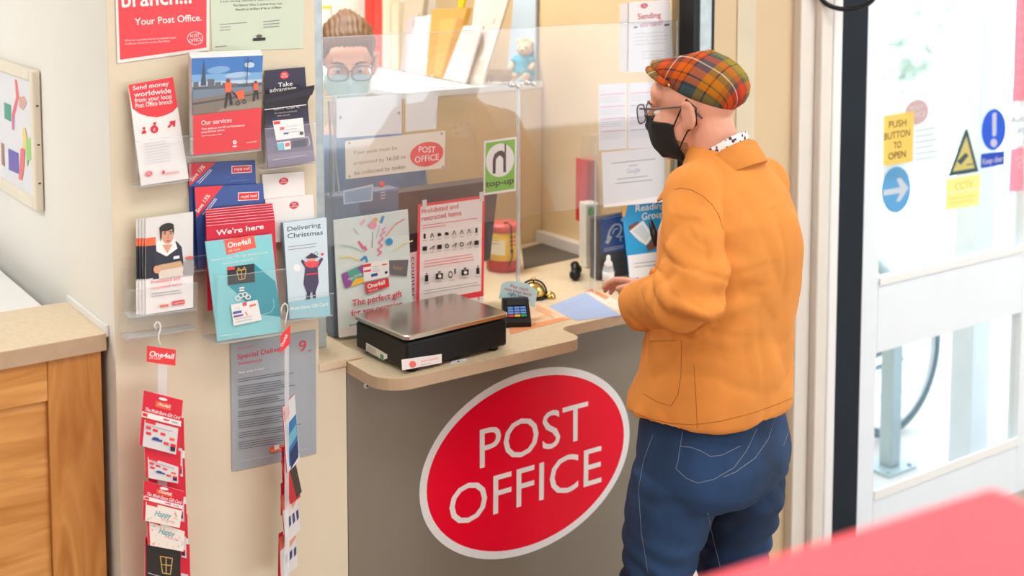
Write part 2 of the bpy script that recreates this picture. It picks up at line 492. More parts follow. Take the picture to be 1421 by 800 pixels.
top = rounded([(1.383, 2.47), (1.955, 2.47), (1.955, 2.573), (2.499, 2.573), (2.499, 3.374), (1.985, 3.374), (1.985, 3.06), (1.383, 3.06)], [.075, .035, .03, 0, 0, 0, 0, 0])
m = MB(); m.prism(top, 1.022, 1.05, LAM, LAMEDGE); m.build('worktop', ctr)
m = MB(); m.box(2.5005, 2.53, YP - .008, YP + .02, 0, 1.04, WHITE, .002); m.build('end_trim', ctr)
m = MB(); m.box(1.40, 1.975, 3.02, 3.04, 0, 1.02, PANEL); m.box(1.99, 2.49, 3.35, 3.37, 0, 1.02, PANEL); m.build('back_panel', ctr)
m = MB(); p = ony(508, 535, YP); m.M = Matrix.Translation(p) @ Matrix.Rotation(PI / 2, 4, 'X'); m.lathe([(0, 0), (.0075, 0), (.0075, .003), (.004, .004), (.004, .0065), (0, .0065)], WHITE); m.lathe([(.0001, .0065), (.003, .0065), (.003, .0068), (.0001, .0068)], K); m.build('panel_fixing', ctr)
m = MB(); m.box(1.3101, 1.425, 2.652, 2.90, 1.0505, 1.0585, LAM, .002); m.box(1.3101, 1.381, 2.6505, 2.652, 1.04, 1.058, LAM); tag(m.build('counter_ledge'), 'short beige ledge strip at the foot of the pale blue steel post', 'ledge')

# oval sign on the counter front
P = Print(None, None, None, None, 0, pts=[(1.9, YP - .0004, .66), (2.2, YP - .0004, .66), (1.9, YP - .0004, .9)], base=False)
SX, SZ = (ony(582, 690, YP).x + ony(873, 600, YP).x) / 2, (ony(770, 506, YP).z + ony(680, 786, YP).z) / 2
ea, eb = .3425, .249


def ov(cx, cz, a, b, n=72):
    return [(cx + a * math.cos(2 * PI * k / n), cz + b * math.sin(2 * PI * k / n)) for k in range(n)]


c0 = (SX - 1.9, SZ - .66)
P.prism(ov(c0[0], c0[1], ea, eb), 0, .001, mat('white_vinyl', (240, 240, 240), rough=.35)); P.z = .0012
P.flat(ov(c0[0], c0[1], ea - .021, eb - .021), P.up(), PORED)
P.T('POST', (665.5, 650.5), (815.5, 607.5), 55, W, -.0)
P.T('OFFICE', (623, 733), (834, 669), 56, W, -.0)
tag(P.build('oval_sign'), 'large red oval sign with white border on the grey counter front', 'sign')

# ------------------------------------------------------------------ opening posts and screens
m = MB(); m.box(1.332, 1.383, 2.757, 2.80, 1.0586, 2.9, STEEL, .002); tag(m.build('steel_post'), 'pale blue galvanised post between the leaflet wall and the screen', 'post')
t = thing('window_post', 'steel post with black edges above the tartan cap', 'post', (2.53, YP, 1.05))
m = MB(); m.box(2.515, 2.558, YP - .004, YP + .06, 1.0505, 2.9, STEEL); m.build('steel_bar', t)
for a_, b_ in ((2.493, 2.514), (2.559, 2.5735)):
    m = MB(); m.box(a_, b_, YP, YP + .06, 1.0505, 2.9, BLACK); m.build('black_edge', t)


def pane(name, x0, x1, y, z0, z1, mt, label, th=.005):
    t = thing(name, label, 'screen', ((x0 + x1) / 2, y, z0))
    m = MB(); m.box(x0, x1, y, y + th, z0, z1, mt); m.build('sheet', t)
    m = MB(); m.box(x0, x1, y - .0003, y + th + .0003, z1, z1 + .0015, ACRYE); m.box(x1, x1 + .0012, y - .0003, y + th + .0003, z0, z1, ACRYE); m.build('polished_edge', t)
    return t


t = pane('counter_screen', 1.384, 1.992, 2.80, 1.0505, 1.668, SCREEN, 'clear counter screen behind the scale carrying the green top-up sticker')
m = MB(); m.box(1.986, 1.9935, 2.799, 2.808, 1.051, 1.669, ACRYE); m.build('edge_strip', t)
pane('upper_screen', 1.36, 2.488, 2.715, ony(700, 305, 2.715).z, ony(700, 40.5, 2.715).z, SCREENU, 'hazy upper screen spanning the whole opening above the counter')
t = pane('right_screen', 2.24, 2.492, 2.80, 1.0505, 1.5, SCREEN, 'narrow clear screen at the right end behind the leaflet poster')
m = MB(); m.box(2.236, 2.2395, 2.777, 2.84, 1.0505, 1.5, SCREEN); m.box(2.2355, 2.24, 2.7755, 2.777, 1.0505, 1.5, ACRYE); m.build('return_fin', t)
for i, q in enumerate(((716, 119), (738, 116))):
    m = MB(); p = ony(*q, 2.80); m.M = Matrix.Translation(p + Vector((0, -.018, 0))) @ Matrix.Rotation(-PI / 2, 4, 'X'); m.lathe([(0, 0), (.006, 0), (.007, .002), (.007, .012), (.004, .013), (.004, .034), (.007, .036), (.007, .044), (0, .045)], SATIN)
    tag(m.build('screen_bolt'), ('chrome bolt at the top corner of the counter screen, left one', 'chrome bolt at the top corner of the counter screen, right one')[i], 'bolt', 'screen bolts')
# ------------------------------------------------------------------ notices and leaflets on the wall
NAVY = ink(32, 40, 78); BLUE = ink(44, 82, 158); TEAL = ink(96, 194, 206); DTEAL = ink(0, 150, 170); ORNG = ink(245, 105, 60); PINKR = ink(235, 70, 84)
PURP = ink(44, 36, 66); LPURP = ink(112, 98, 128); LBLUE = ink(206, 226, 236); MINT = ink(208, 222, 200); GOLD = ink(206, 172, 84); CRED = ink(214, 22, 54); GREY = ink(166, 174, 182); SILV = ink(226, 224, 226)

P = Print((157, -118), (291, -128), (290, 70), (163, 88), YP - .003, t=.0008)
P.Q([(160, -112), (287, -122), (286.5, 66), (166.5, 83)], ink(242, 66, 74))
P.T('branch...', (169, 10), (266, 4), 24, W, .03)
P.T('Your Post Office.', (187, 35), (280, 28.5), 9.5, W, .02)
P.L((170.5, 56), (170.5, 63), .8, W)
P.T('Wherever you bank with you to and and shapes', (173, 57.5), (244, 53), 2.6, W); P.T('so take our money free to your Post Office.', (173, 62), (236, 58), 2.6, W)
P.R((270.5, 53), 11, 9.2, W, .08); P.T('POST', (264, 52.5), (277, 50.5), 4.5, W); P.T('OFFICE', (262, 59), (279.5, 56.5), 4.5, W)
tag(P.build('poster'), 'red poster reading Your Post Office at the top of the leaflet wall', 'poster')
P = Print((289, -125), (424, -128), (421, 67), (294, 72), YP - .002, t=.0005, paper=MINT)
P.T('A busy working collection is made from the box in this branch', (305, 3.5), (414, -1), 3, K); P.T('This Delivery Office, 5 Leatham Road, York.', (323, 9), (392, 6), 3, K); P.T('Mon-Fri at 16:50pm & Sat at 12:00pm', (327, 15), (390, 11.5), 3, K)
P.lines((305, 34), (345, 31), 1, 4, G6); P.lines((305, 38), (320, 37), 2, 4, G6, ragged=.1); P.lines((365, 30), (388, 28), 3, 4, G6, ragged=.1)
P.Q([(351, 53), (368, 52), (368, 56), (351, 57)], K); P.E((359.5, 50), 4, 2.2, ink(90, 90, 60)); P.lines((298, 65), (320, 63), 1, 3, G6)
tag(P.build('poster'), 'pale green collection notice beside the red poster', 'poster')


def holder(label, bl, br, hpx, Y, dep, backpx=None, group=None):
    """clear acrylic pocket: back plate on the wall, floor, two cheeks and a low front lip"""
    BL, BR = ony(*bl, Y), ony(*br, Y)
    u = (BR - BL); w = u.length; u.normalize(); up = Vector((0, 0, 1)); up = (up - u * up.dot(u)).normalized(); n = u.cross(up)
    h = (ony(bl[0], bl[1] - hpx, Y) - BL).length; hb = (ony(bl[0], bl[1] - (backpx or hpx * 1.8), Y) - BL).length
    m = MB(); m.M = Matrix(((u.x, up.x, n.x, BL.x), (u.y, up.y, n.y, BL.y), (u.z, up.z, n.z, BL.z), (0, 0, 0, 1)))
    e = .0016
    m.box(-.002, w + .002, -.003, h, 0, e, ACRY); m.box(-.002, w + .002, -.003, -.003 + e, -dep, 0, ACRYE)
    m.box(-.002, -.002 + e, -.003, h, -dep, 0, ACRY); m.box(w + .002 - e, w + .002, -.003, h, -dep, 0, ACRY)
    m.box(-.002, w + .002, -.003, hb, -dep - e, -dep, ACRY); m.box(-.002, w + .002, h, h + .0012, 0, e, ACRYE)
    o = m.build('leaflet_holder'); return tag(o, label, 'leaflet holder', group)


# send-money leaflet
P = Print((178, 118), (240, 107), (262, 248), (196, 258), 2.612, 2.632, t=.004, side=EDGE)
P.Q([(178, 118), (240, 107), (246.5, 148), (240, 155), (230, 160), (218, 163), (205, 161.5), (194, 158), (184, 151)], ink(238, 52, 60))
for s_, p_, q_ in (('Send money', (184.5, 125.5), (234.5, 118.5)), ('worldwide', (186, 135), (237.5, 128.5)), ('from your local', (187, 142.5), (238, 136.5)), ('Post Office branch', (188, 150), (239, 143.5))):
    P.T(s_, p_, q_, 6.2 if s_ != 'worldwide' else 7, W, .02)
P.E((214, 179.5), 5.5, 5.5, CRED); P.Q([(212, 170), (217, 169.5), (215.5, 174), (213.5, 174)], CRED); P.T('£', (212.5, 182), (216, 181.5), 4, W)
P.Q([(196, 186), (203, 185), (202, 181.5), (200, 180), (197.5, 182)], CRED); P.E((199.5, 178), 2, 1.6, CRED)
P.path([(233, 177), (241, 169)], 2.6, CRED); P.Q([(235, 168.5), (243, 167), (242.5, 176), (240, 176), (240, 170.5), (235.5, 171.5)], CRED)
P.lines((200, 200), (238, 194), 8, 4, G8, .7)
P.logo((206, 241), 5, 3.6, -.1); P.E((226, 239), 2, 2.6, CRED); P.lines((229, 240), (248, 237.5), 2, 2, PINKR, .7, ragged=.05)
tag(P.build('leaflet'), 'white and red leaflet reading Send money worldwide in its clear holder', 'leaflet')
holder('clear leaflet holder around the Send money leaflet', (191, 259), (265, 249), 62, 2.606, .035)

# services brochures: a thick pile
for i in range(4):
    P = Print((265.5 - 1.0 * i, 81 - 2.6 * i), (365 - 1.0 * i, 77 - 2.6 * i), (359.5 - i, 206 - i), (267.5 - i, 215 - i), 2.592 + .0062 * i, 2.592 + .0062 * i, t=.0055, side=EDGE, paper=PAPER)
    if i == 0:
        sky = ink(64, 124, 196); sky2 = ink(126, 174, 220); sky3 = ink(196, 216, 232)
        P.Q([(265.5, 81), (365, 77), (361.7, 149), (266.5, 160)], sky)
        P.Q([(266, 104), (364, 100), (363, 117), (266.2, 121)], sky2); P.Q([(266, 114), (363.5, 110), (363, 122), (266.3, 126)], sky3)
        P.E((303, 97), 16, 5, sky2, -.1); P.E((346, 90), 7, 4, sky3); P.E((330, 104), 18, 4, ink(170, 200, 228), -.1)
        P.Q([(278, 119), (283, 83), (286, 118.5)], ink(70, 84, 104)); P.Q([(267, 121), (363, 114), (363, 122), (267, 126)], ink(92, 100, 110))
        for a_, b_, c_ in ((288, 12, 9), (298, 8, 8), (308, 7, 10), (320, 6, 9), (268, 8, 7)): P.Q([(a_, 122), (a_, 122 - b_), (a_ + c_, 121.5 - b_), (a_ + c_, 121.5)], ink(104, 108, 120))
        P.Q([(266.5, 125), (363, 119), (362, 130), (266.5, 140)], ink(120, 138, 156)); P.Q([(266.5, 138), (362.5, 124), (361.7, 149), (266.5, 160)], ink(132, 122, 112))
        P.Q([(266.5, 143), (362, 128), (362, 130), (266.5, 146)], ink(90, 80, 78)); P.Q([(306, 150), (362, 138), (361.8, 149), (300, 156)], ink(158, 146, 130))
        for x_, y_, k_ in ((316, 118, 1.0), (354, 118, .7)):
            P.E((x_, y_ - 6 * k_), 2.6 * k_, 3 * k_, ink(120, 70, 50)); P.Q([(x_ - 5 * k_, y_ - 3 * k_), (x_ + 5 * k_, y_ - 4 * k_), (x_ + 4 * k_, y_ + 11 * k_), (x_ - 4 * k_, y_ + 11 * k_)], ORNG)
            P.Q([(x_ - 3 * k_, y_ + 10 * k_), (x_ + 1 * k_, y_ + 10 * k_), (x_ - 3 * k_, y_ + 32 * k_), (x_ - 6 * k_, y_ + 32 * k_)], ink(50, 44, 52)); P.Q([(x_ + 0 * k_, y_ + 10 * k_), (x_ + 4 * k_, y_ + 10 * k_), (x_ + 6 * k_, y_ + 27 * k_), (x_ + 3 * k_, y_ + 28 * k_)], ink(50, 44, 52))
        P.Q([(325, 128), (337, 124), (338, 136), (330, 138)], ORNG); P.R((329, 143), 3, 3.4, K, .3); P.R((338, 141), 2.6, 3, K, .3); P.path([(320, 126), (328, 134)], 1, K)
        P.path([(343, 80), (341, 118)], 1, ink(60, 70, 90)); P.path([(341, 87), (349, 84)], .8, ink(60, 70, 90))
        P.Q([(266.5, 160), (361.7, 149), (359.5, 206), (267.5, 215)], ink(226, 62, 70))
        P.T('Our services', (278, 173.5), (320, 169), 6.5, W); P.T('Your guide to our UK and International', (278, 180), (338, 174.5), 2.6, W, .02); P.T('parcel and letter services', (278, 184.5), (310, 181), 2.6, W, .02); P.T('Last posting dates inside', (278, 189), (306, 186.5), 1.8, W)
        P.E((324, 197), 2.6, 2.8, W); P.T('1', (323.4, 198), (324.6, 198), 2.4, CRED); P.L((321, 203), (327, 202.3), 1.6, W); P.T('royal mail', (340, 198.5), (354, 196.5), 2.2, W)
        lb = 'thick services brochure with a red lower half and a riverside photo, front of its pile'
    else: lb = ('services brochure tucked directly behind the front riverside one', 'third services brochure in the riverside pile, only its white top showing', 'rearmost services brochure of the riverside pile against the wall')[i - 1]
    tag(P.build('brochure'), lb, 'brochure', 'services brochures in the top middle holder')
holder('clear holder carrying the thick pile of services brochures', (266, 217), (361, 207.5), 24, 2.588, .05, 130)

# dark purple gift card leaflets
P = Print((367, 98), (423, 93), (430, 180), (370, 186), 2.632, 2.640, t=.001, paper=PURP)
P.logo((394.6, 104.5), 6, 5.2, -.08); P.T('Take', (386, 121), (406, 118.5), 6, W, .02); P.T('advantage', (374, 128.5), (411, 124.5), 6, W, .02)
tag(P.build('leaflet'), 'dark purple leaflet reading Take advantage, behind the folded gift card leaflet', 'leaflet')
P = Print((366, 140), (424, 134), (437, 224), (372, 233), 2.604, 2.624, t=.002, paper=PURP)
P.Q([(367.5, 174), (429, 168), (437, 224), (372, 233)], ink(82, 70, 98)); P.Q([(369, 192), (432, 184), (437, 224), (372, 233)], LPURP); P.Q([(371, 215), (435, 208), (437, 224), (372, 233)], ink(132, 120, 146))
P.T('Christmas', (381, 148), (417, 144.5), 5, ink(170, 160, 190), .02); P.T('Gift Card', (379, 153.5), (415, 149.5), 6, W, .02)
P.T('for friends and family', (381, 158.5), (412, 155), 2.4, W); P.T('they can use', (384, 162), (402, 160), 2.2, W)
P.Q([(378, 168), (420, 163.5), (422.5, 190), (383, 195)], W); P.Q([(379, 169), (388, 168), (388.5, 172), (379.5, 173)], RED); P.Q([(388, 177), (394, 176), (394, 180), (388, 181)], RED); P.Q([(393, 184.5), (400, 183.5), (400, 186), (393, 187)], BLUE)
P.lines((396, 176), (416, 174), 3, 4, G8, .9); P.Q([(415, 183), (420, 182.5), (420.5, 187), (415.5, 187.5)], K)
P.Q([(383.5, 198), (402, 195.5), (403, 207), (385, 209)], W); P.Q([(384, 199), (393, 198), (394, 208), (385, 208.7)], TEAL); P.Q([(395, 199), (401, 198), (401, 203), (395, 204)], RED); P.Q([(405, 196), (424, 193), (425, 203), (406, 205)], PURP); P.path([(417, 192), (427, 190), (429, 198), (427, 203)], .8, SILV)
P.lines((377, 222), (428, 215), 1, 3, G8, .8)
tag(P.build('leaflet'), 'purple gift card leaflet with printed cards in its clear holder', 'leaflet')
P = Print((366, 131), (437, 118), (425, 146), (367, 153), 2.590, 2.604, t=.0006, paper=ink(24, 20, 34))
P.Q([(367, 140), (437, 121), (433, 132), (367, 143)], ink(40, 34, 56)); P.L((367, 152.5), (425, 145.5), 1.2, SILV)
tag(P.build('leaflet'), 'black folded leaflet flap sticking out over the purple gift card leaflet', 'leaflet')
holder('clear leaflet holder around the purple gift card leaflet', (370, 235), (438, 226), 56, 2.600, .04, 80)

# blue parcel-saver leaflets
for i, (tl, tr, br, bl, tri, lab, txt, Yb) in enumerate((
        ((262, 227), (354, 223), (357, 300), (268, 372), [(262, 227), (300, 225), (262.5, 259)], (321, 229, 349, 241), ((267, 252), (285, 232)), 2.640),
        ((270, 260), (365, 255), (370, 330), (275, 374), [(270, 260), (310, 257.5), (273, 303)], (330, 266, 359, 279), ((275, 296), (292, 272)), 2.626))):
    P = Print(tl, tr, br, bl, Yb, Yb + .006, t=.008, paper=ink(58, 88, 160), side=ink(44, 62, 118))
    P.Q(tri, RED); P.T('Save 13%', txt[0], txt[1], 6, W, .02); P.path([(txt[0][0] + 6, txt[0][1] + 2), (txt[1][0] + 7, txt[1][1] + 3)], .8, W); P.path([(txt[0][0] + 9, txt[0][1] + 3), (txt[1][0] + 9, txt[1][1] + 4)], .8, W)
    x0, y0, x1, y1 = lab; P.Q([(x0, y0 + 1.5), (x1, y0), (x1, y1 - 1.5), (x0, y1)], W); P.Q([(x0 + 1, y0 + 2.4), (x1 - 1, y0 + 1), (x1 - 1, y1 - 2.4), (x0 + 1, y1 - 1)], RED); P.T('royal mail', (x0 + 4, y1 - 4.2), (x1 - 3, y1 - 5.6), 4, W, .02)
    for cx_ in (-40, -20): P.R((x1 + cx_ + 8, y1 + 8), 4, 4, ink(80, 110, 176), .2)
    P.lines((x0, y1 + 10), (x1, y1 + 8.5), 1, 3, ink(90, 120, 186), 1.2)
    tag(P.build('leaflet'), ('blue parcel savings leaflet, the higher of the two behind the red stack', 'blue parcel savings leaflet, the lower one directly behind the red stack')[i], 'leaflet', 'blue leaflets above the red stack')
m = MB(); a = ony(256, 372, 2.645); 
holder('clear leaflet holder behind the blue savings leaflets', (266, 377), (372, 362), 20, 2.618, .03, 100)

# red stack
for i in range(7):
    dx, dy = -.25 * i, -4.1 * i if i < 3 else -4.1 * 3 - 3.3 * (i - 3)
    yb = 2.592 + .0042 * i
    P = Print((286.5 + dx, 313 + dy), (381.5 - .6 * i, 304 + dy), (386, 420), (288, 432), yb, yb, t=.0012, paper=ink(214, 22, 58))
    P.L((286.5 + dx, 313.6 + dy), (381.5 - .6 * i, 304.6 + dy), .7, ink(250, 205, 212))
    if i == 0:
        P.T("We're here", (300, 327), (366, 317.5), 7.2, W, .03); P.T('to help', (322, 337), (352, 332.5), 6.2, W, .03)
    tag(P.build('leaflet'), ("red leaflet reading We're here, front of the red stack", 'red leaflet second in the red stack', 'red leaflet third in the red stack, its top edge showing', 'red leaflet fourth in the red stack, its top edge showing', 'red leaflet fifth in the red stack, its top edge showing', 'red leaflet next to last at the back of the red stack', 'red leaflet highest and rearmost of the red stack')[i], 'leaflet', 'red leaflets in the stack')

# teal gift card leaflet
P = Print((285, 335.5), (377, 325), (391, 461), (302, 474), 2.560, 2.583, t=.004, paper=ink(132, 208, 216), side=ink(180, 224, 230))
P.Q([(352.5, 366), (382, 391), (386.5, 415), (389, 440), (360, 437), (316, 396)], DTEAL)
P.Q([(310.5, 333), (352, 326.5), (355.5, 344), (314.5, 354)], ink(244, 92, 70)); P.T('One4all', (316, 344.5), (348, 338), 7.5, W, .04); P.T('Gift Cards', (317, 350.5), (333, 347), 3.2, W)
P.T('Spend in over 130 high street stores,', (293, 362.5), (372, 351), 2.8, W, .01); P.T('restaurants and online!', (308, 367.5), (357, 360), 2.8, W, .01)
P.Q([(315, 371), (352.5, 366), (353.5, 391.5), (316, 396)], ink(22, 22, 26)); P.Q([(315, 371), (325, 369.7), (325.5, 374), (315.3, 375.3)], RED)
for a_ in ([(328, 376), (341, 374), (339, 387), (331, 388.5), (328, 376)], [(334.5, 375), (335.2, 388)], [(328.8, 381), (340.3, 379.5)], [(334, 375), (330, 371.5), (329, 374.5), (334, 375)], [(334.5, 375), (338.5, 370.5), (339.5, 373.5), (334.5, 375)]): P.path(a_, 1.0, GOLD)
P.L((331, 400), (338, 399), 2, W); P.L((331, 403.5), (338, 402.5), 2, W)
for cx_, cy_ in ((329, 414), (343, 412), (333, 410), (339, 409)): P.R((cx_, cy_), 4, 3.6, W, .35)
P.Q([(319, 423), (356, 416), (362, 444), (323, 452)], W); P.Q([(335, 420), (341, 419), (341.5, 424), (335.5, 425)], RED); P.Q([(345, 423), (354, 421.3), (354, 424), (345, 426)], ORNG); P.Q([(322, 432.5), (334, 430.5), (334, 434), (322, 436)], BLUE); P.Q([(323, 438), (336, 435.5), (336, 438), (323, 441)], ink(120, 70, 140)); P.R((328, 428), 3, 2, G6); P.L((339, 433), (342, 437), 2.4, ORNG); P.lines((325, 443), (355, 437), 2, 4, G8, .9)
P.T('one4allgiftcard.co.uk', (303, 467), (330, 463), 2.2, W); P.path([(360, 437), (374, 433), (379, 425), (377, 415)], .7, ink(160, 218, 226))
tag(P.build('leaflet'), 'large teal gift card leaflet with a black card picture, in front of the red stack', 'leaflet')
holder('clear holder jutting out around the large teal gift card leaflet', (301, 477), (394, 463), 92, 2.553, .075, 120)

# small white leaflets and the pale blue christmas one
for i, (tl, tr, br, bl, c, Yb) in enumerate((((364, 242.5), (422, 238), (424, 300), (366, 306), (393.6, 251.5), 2.642), ((368, 277), (434.5, 270), (438, 330), (372, 338), (408, 285), 2.634))):
    P = Print(tl, tr, br, bl, Yb, Yb, t=.006, side=EDGE); P.logo(c, 6.5, 5, -.12, ink(214, 26, 56))
    tag(P.build('leaflet'), ('plain white leaflet with a small red oval, the higher of the two', 'plain white leaflet with a small red oval, just above the pale blue one')[i], 'leaflet', 'plain white leaflets')
P = Print((393, 309.5), (453, 302), (457.5, 438), (401.5, 443), 2.590, 2.612, t=.014, paper=LBLUE, side=ink(150, 190, 212))
P.T('Delivering', (399, 321.5), (445, 315), 6.5, NAVY, .01); P.T('Christmas', (399, 331), (448, 325.5), 6.5, NAVY, .01); P.lines((400, 343), (440, 338), 2, 4, G6, .9, ragged=.1)
P.E((412, 372), 5, 5, W); P.E((447, 353), 2, 2, PINKR)
P.Q([(424, 366), (440, 364), (442, 392), (438, 405), (425, 406), (421, 394)], ink(64, 52, 88)); P.Q([(425, 365), (419, 360), (417.5, 363), (424, 373)], ink(64, 52, 88)); P.Q([(440, 364), (446, 357), (448, 360), (441, 372)], ink(64, 52, 88))
P.E((432, 360), 5.5, 4, ink(225, 170, 140)); P.Q([(423, 358), (432, 351), (442, 357), (437, 358.5), (428, 359)], ink(52, 40, 70)); P.Q([(421, 364), (432, 362), (443, 363), (440, 370), (432, 372), (424, 370)], PINKR); P.L((424, 381), (440, 379.5), 1.8, RED)
P.Q([(426, 405), (430, 405), (430, 415), (424, 415.5)], ink(40, 34, 60)); P.Q([(433, 405), (437, 404.5), (438, 414), (434, 415)], ink(40, 34, 60)); P.R((438, 352), 2.4, 2.6, K, .2)
P.Q([(400.2, 420), (456.5, 411), (457.5, 438), (401.5, 443)], ink(150, 208, 222)); P.T('Multi-Store Gift Card', (402, 431), (454, 424), 5, W, .02); P.lines((403, 437.5), (450, 431.5), 1, 3, G8)
tag(P.build('leaflet'), 'pale blue leaflet reading Delivering Christmas with a cloaked figure', 'leaflet')
holder('clear leaflet holder around the Delivering Christmas leaflet', (399, 445), (461, 437), 30, 2.584, .045, 60)

# prohibited items leaflets with the clerk portrait
for i in range(4):
    d = 4.4 * i
    P = Print((202 - d, 303 + .6 * i), (268, 294), (268, 427), (202 - d * .8, 437 + .2 * i), 2.596 + .0044 * i, 2.616 + .0044 * i, t=.003, paper=ink(226, 226, 224), side=EDGE)
    q = lambda x, y: (x - d * (1 if x < 210 else 0), y)
    P.Q([q(202, 331), (216, 329), (216, 340), q(202, 342)], ORNG); P.Q([q(202, 342), (218, 340), (222, 384), q(202, 388)], ink(26, 28, 44))
    P.Q([q(202, 390), (268, 381), (268, 427), q(202, 437)], W)
    if i == 0:
        P.Q([(214, 344), (223, 337), (245, 335), (252, 343), (256, 378), (250, 384), (212, 388)], ink(30, 34, 58)); P.Q([(216, 336), (224, 332), (242, 332), (246, 345), (231, 356), (217, 349)], W); P.Q([(225, 340), (239, 339), (232, 352)], ink(222, 160, 128))
        P.E((232, 326), 8.6, 12.5, ink(222, 164, 132), 0); P.E((231, 315.5), 10, 5.6, ink(34, 26, 26), -.2); P.Q([(221, 316), (225, 315), (224, 330), (222.5, 336)], ink(34, 26, 26)); P.Q([(238.5, 313), (241.5, 317), (240.5, 326), (238.5, 320)], ink(34, 26, 26))
        P.L((226, 323), (230, 322.5), 1.1, K); P.L((234, 322), (238, 321.5), 1.1, K); P.E((228.5, 325), 1.1, .8, K); P.E((236.5, 324.2), 1.1, .8, K); P.path([(232.5, 325), (233.5, 330), (231.5, 330.6)], .6, ink(180, 120, 96)); P.Q([(229, 334), (237, 333), (233.5, 335.8)], ink(188, 84, 84))
        P.Q([(240, 356), (248, 354.5), (248.5, 358.5), (240, 360)], W); P.Q([(219, 368), (250, 362), (254, 370), (252, 383), (220, 387)], ink(206, 170, 130)); P.Q([(219, 376), (254, 370), (253, 383), (220, 387)], ink(226, 214, 202)); P.E((217, 374), 5, 5.5, ink(222, 164, 132)); P.E((262, 358), 6, 2.4, ink(214, 110, 96), -.1)
        P.Q([(253, 364), (268, 361), (268, 381), (254, 382.5)], ink(164, 162, 164))
        P.T('Prohibited and', (209, 394), (249, 388), 4.4, RED, .01); P.T('restricted items', (209, 402), (252, 395.5), 4.4, RED, .01); P.lines((209, 408), (252, 402.5), 2, 3.6, G6, .8, ragged=.1)
        P.L((221, 425), (233, 423.3), 3.2, ORNG); P.L((238, 421), (255, 418.6), 6, RED); P.T('royal mail', (240, 422), (253, 420), 2.2, W)
    tag(P.build('leaflet'), ('leaflet with a portrait of a clerk holding a parcel, front of its pile', 'leaflet directly behind the clerk portrait, its left strip showing', 'third leaflet in the clerk portrait pile, its left strip showing', 'rearmost leaflet of the clerk portrait pile, furthest left')[i], 'leaflet', 'prohibited items leaflets')
holder('clear leaflet holder around the clerk portrait leaflets', (182, 440), (272, 428), 36, 2.590, .055, 74)
holder('empty clear leaflet holder under the clerk portrait leaflets', (177, 470), (272, 456), 26, 2.60, .045, 90)

# grey special delivery poster
P = Print((320, 478), (438, 458), (439, 630), (322, 655), YP - .003, t=.0006, paper=GREY)
P.T('Royal Mail', (330, 486), (352, 482), 3.2, PINKR); P.T('Special Delivery', (329, 499), (398, 486), 7, ink(214, 40, 74), .02); P.T('Guaranteed by', (330, 507), (364, 501), 4, PINKR)
P.T('9', (415, 489), (425, 487), 15.5, ink(228, 44, 62), .0); P.T('am', (427, 488), (432, 487), 2.4, RED); P.T('How soon is fast?', (331, 519), (366, 513), 3.4, W, .03)
yy = 527
for k, n_ in enumerate((2, 5, 4, 3, 4, 3, 4)):
    P.lines((330, yy), (418 if k % 2 else 410, yy - 13), n_, 3.1, ink(96, 98, 106), .8, ragged=.35); yy += n_ * 3.1 + 3.6
P.Q([(373, 620), (392, 616.5), (392, 624.5), (373, 628)], ORNG); P.Q([(379, 617.5), (386, 616), (386, 622), (379, 623.5)], W); P.T('Royal Mail', (375, 626), (390, 623), 2.2, W)
P.lines((328, 640), (430, 621), 1, 3, G8, .8)
tag(P.build('poster'), 'grey Special Delivery poster low on the wall beside the hanging cards', 'poster')

# ------------------------------------------------------------------ hanging gift card strips
def hookstrip(label, hook, strip, tagq, tagtxt, Y):
    t = thing('hanging_strip', label, 'display strip', ony(*strip[-1], Y))
    m = MB(); m.tube([ony(x, y, Y) for x, y in hook], .0017, mat('white_plastic', (240, 240, 240), rough=.4), 8); m.build('hook', t)
    m = MB(); n = len(strip) // 2
    q = [ony(*p, Y) for p in strip]; th = Vector((0, .001, 0)); m.add([p for p in q] + [p + th for p in q], [(0, 1, 2, 3), (7, 6, 5, 4), (0, 4, 5, 1), (1, 5, 6, 2), (2, 6, 7, 3), (3, 7, 4, 0)], clear('strip_plastic', .35)); m.build('plastic_strip', t)
    P = Print(*tagq, Y - .002, t=.0006, paper=ink(238, 60, 66))
    (a, b, c_, d_) = tagq
    P.T(tagtxt, (d_[0] + 3, (a[1] + d_[1]) / 2 + 3), (c_[0] - 3, (b[1] + c_[1]) / 2 + 1.5), 7 if c_[0] - d_[0] > 25 else 4, W, .04)
    if c_[0] - d_[0] > 25: P.T('Gift Cards', (d_[0] + 3, d_[1] - 4), (d_[0] + 19, d_[1] - 3), 3.4, W)
    P.build('header_tag', t)
    return t


hookstrip('white hook strip with a red tag hanging under the empty clear holder', [(217, 458), (214, 452), (217, 447.5), (221, 448), (223, 453), (222, 459), (220, 465), (219.5, 471), (221.5, 476), (223, 480)], [(219, 800), (219, 503), (232, 505), (232, 800)],
          ((204, 480), (244, 486), (243.5, 508), (203.5, 502.5)), 'One4all', 2.585)


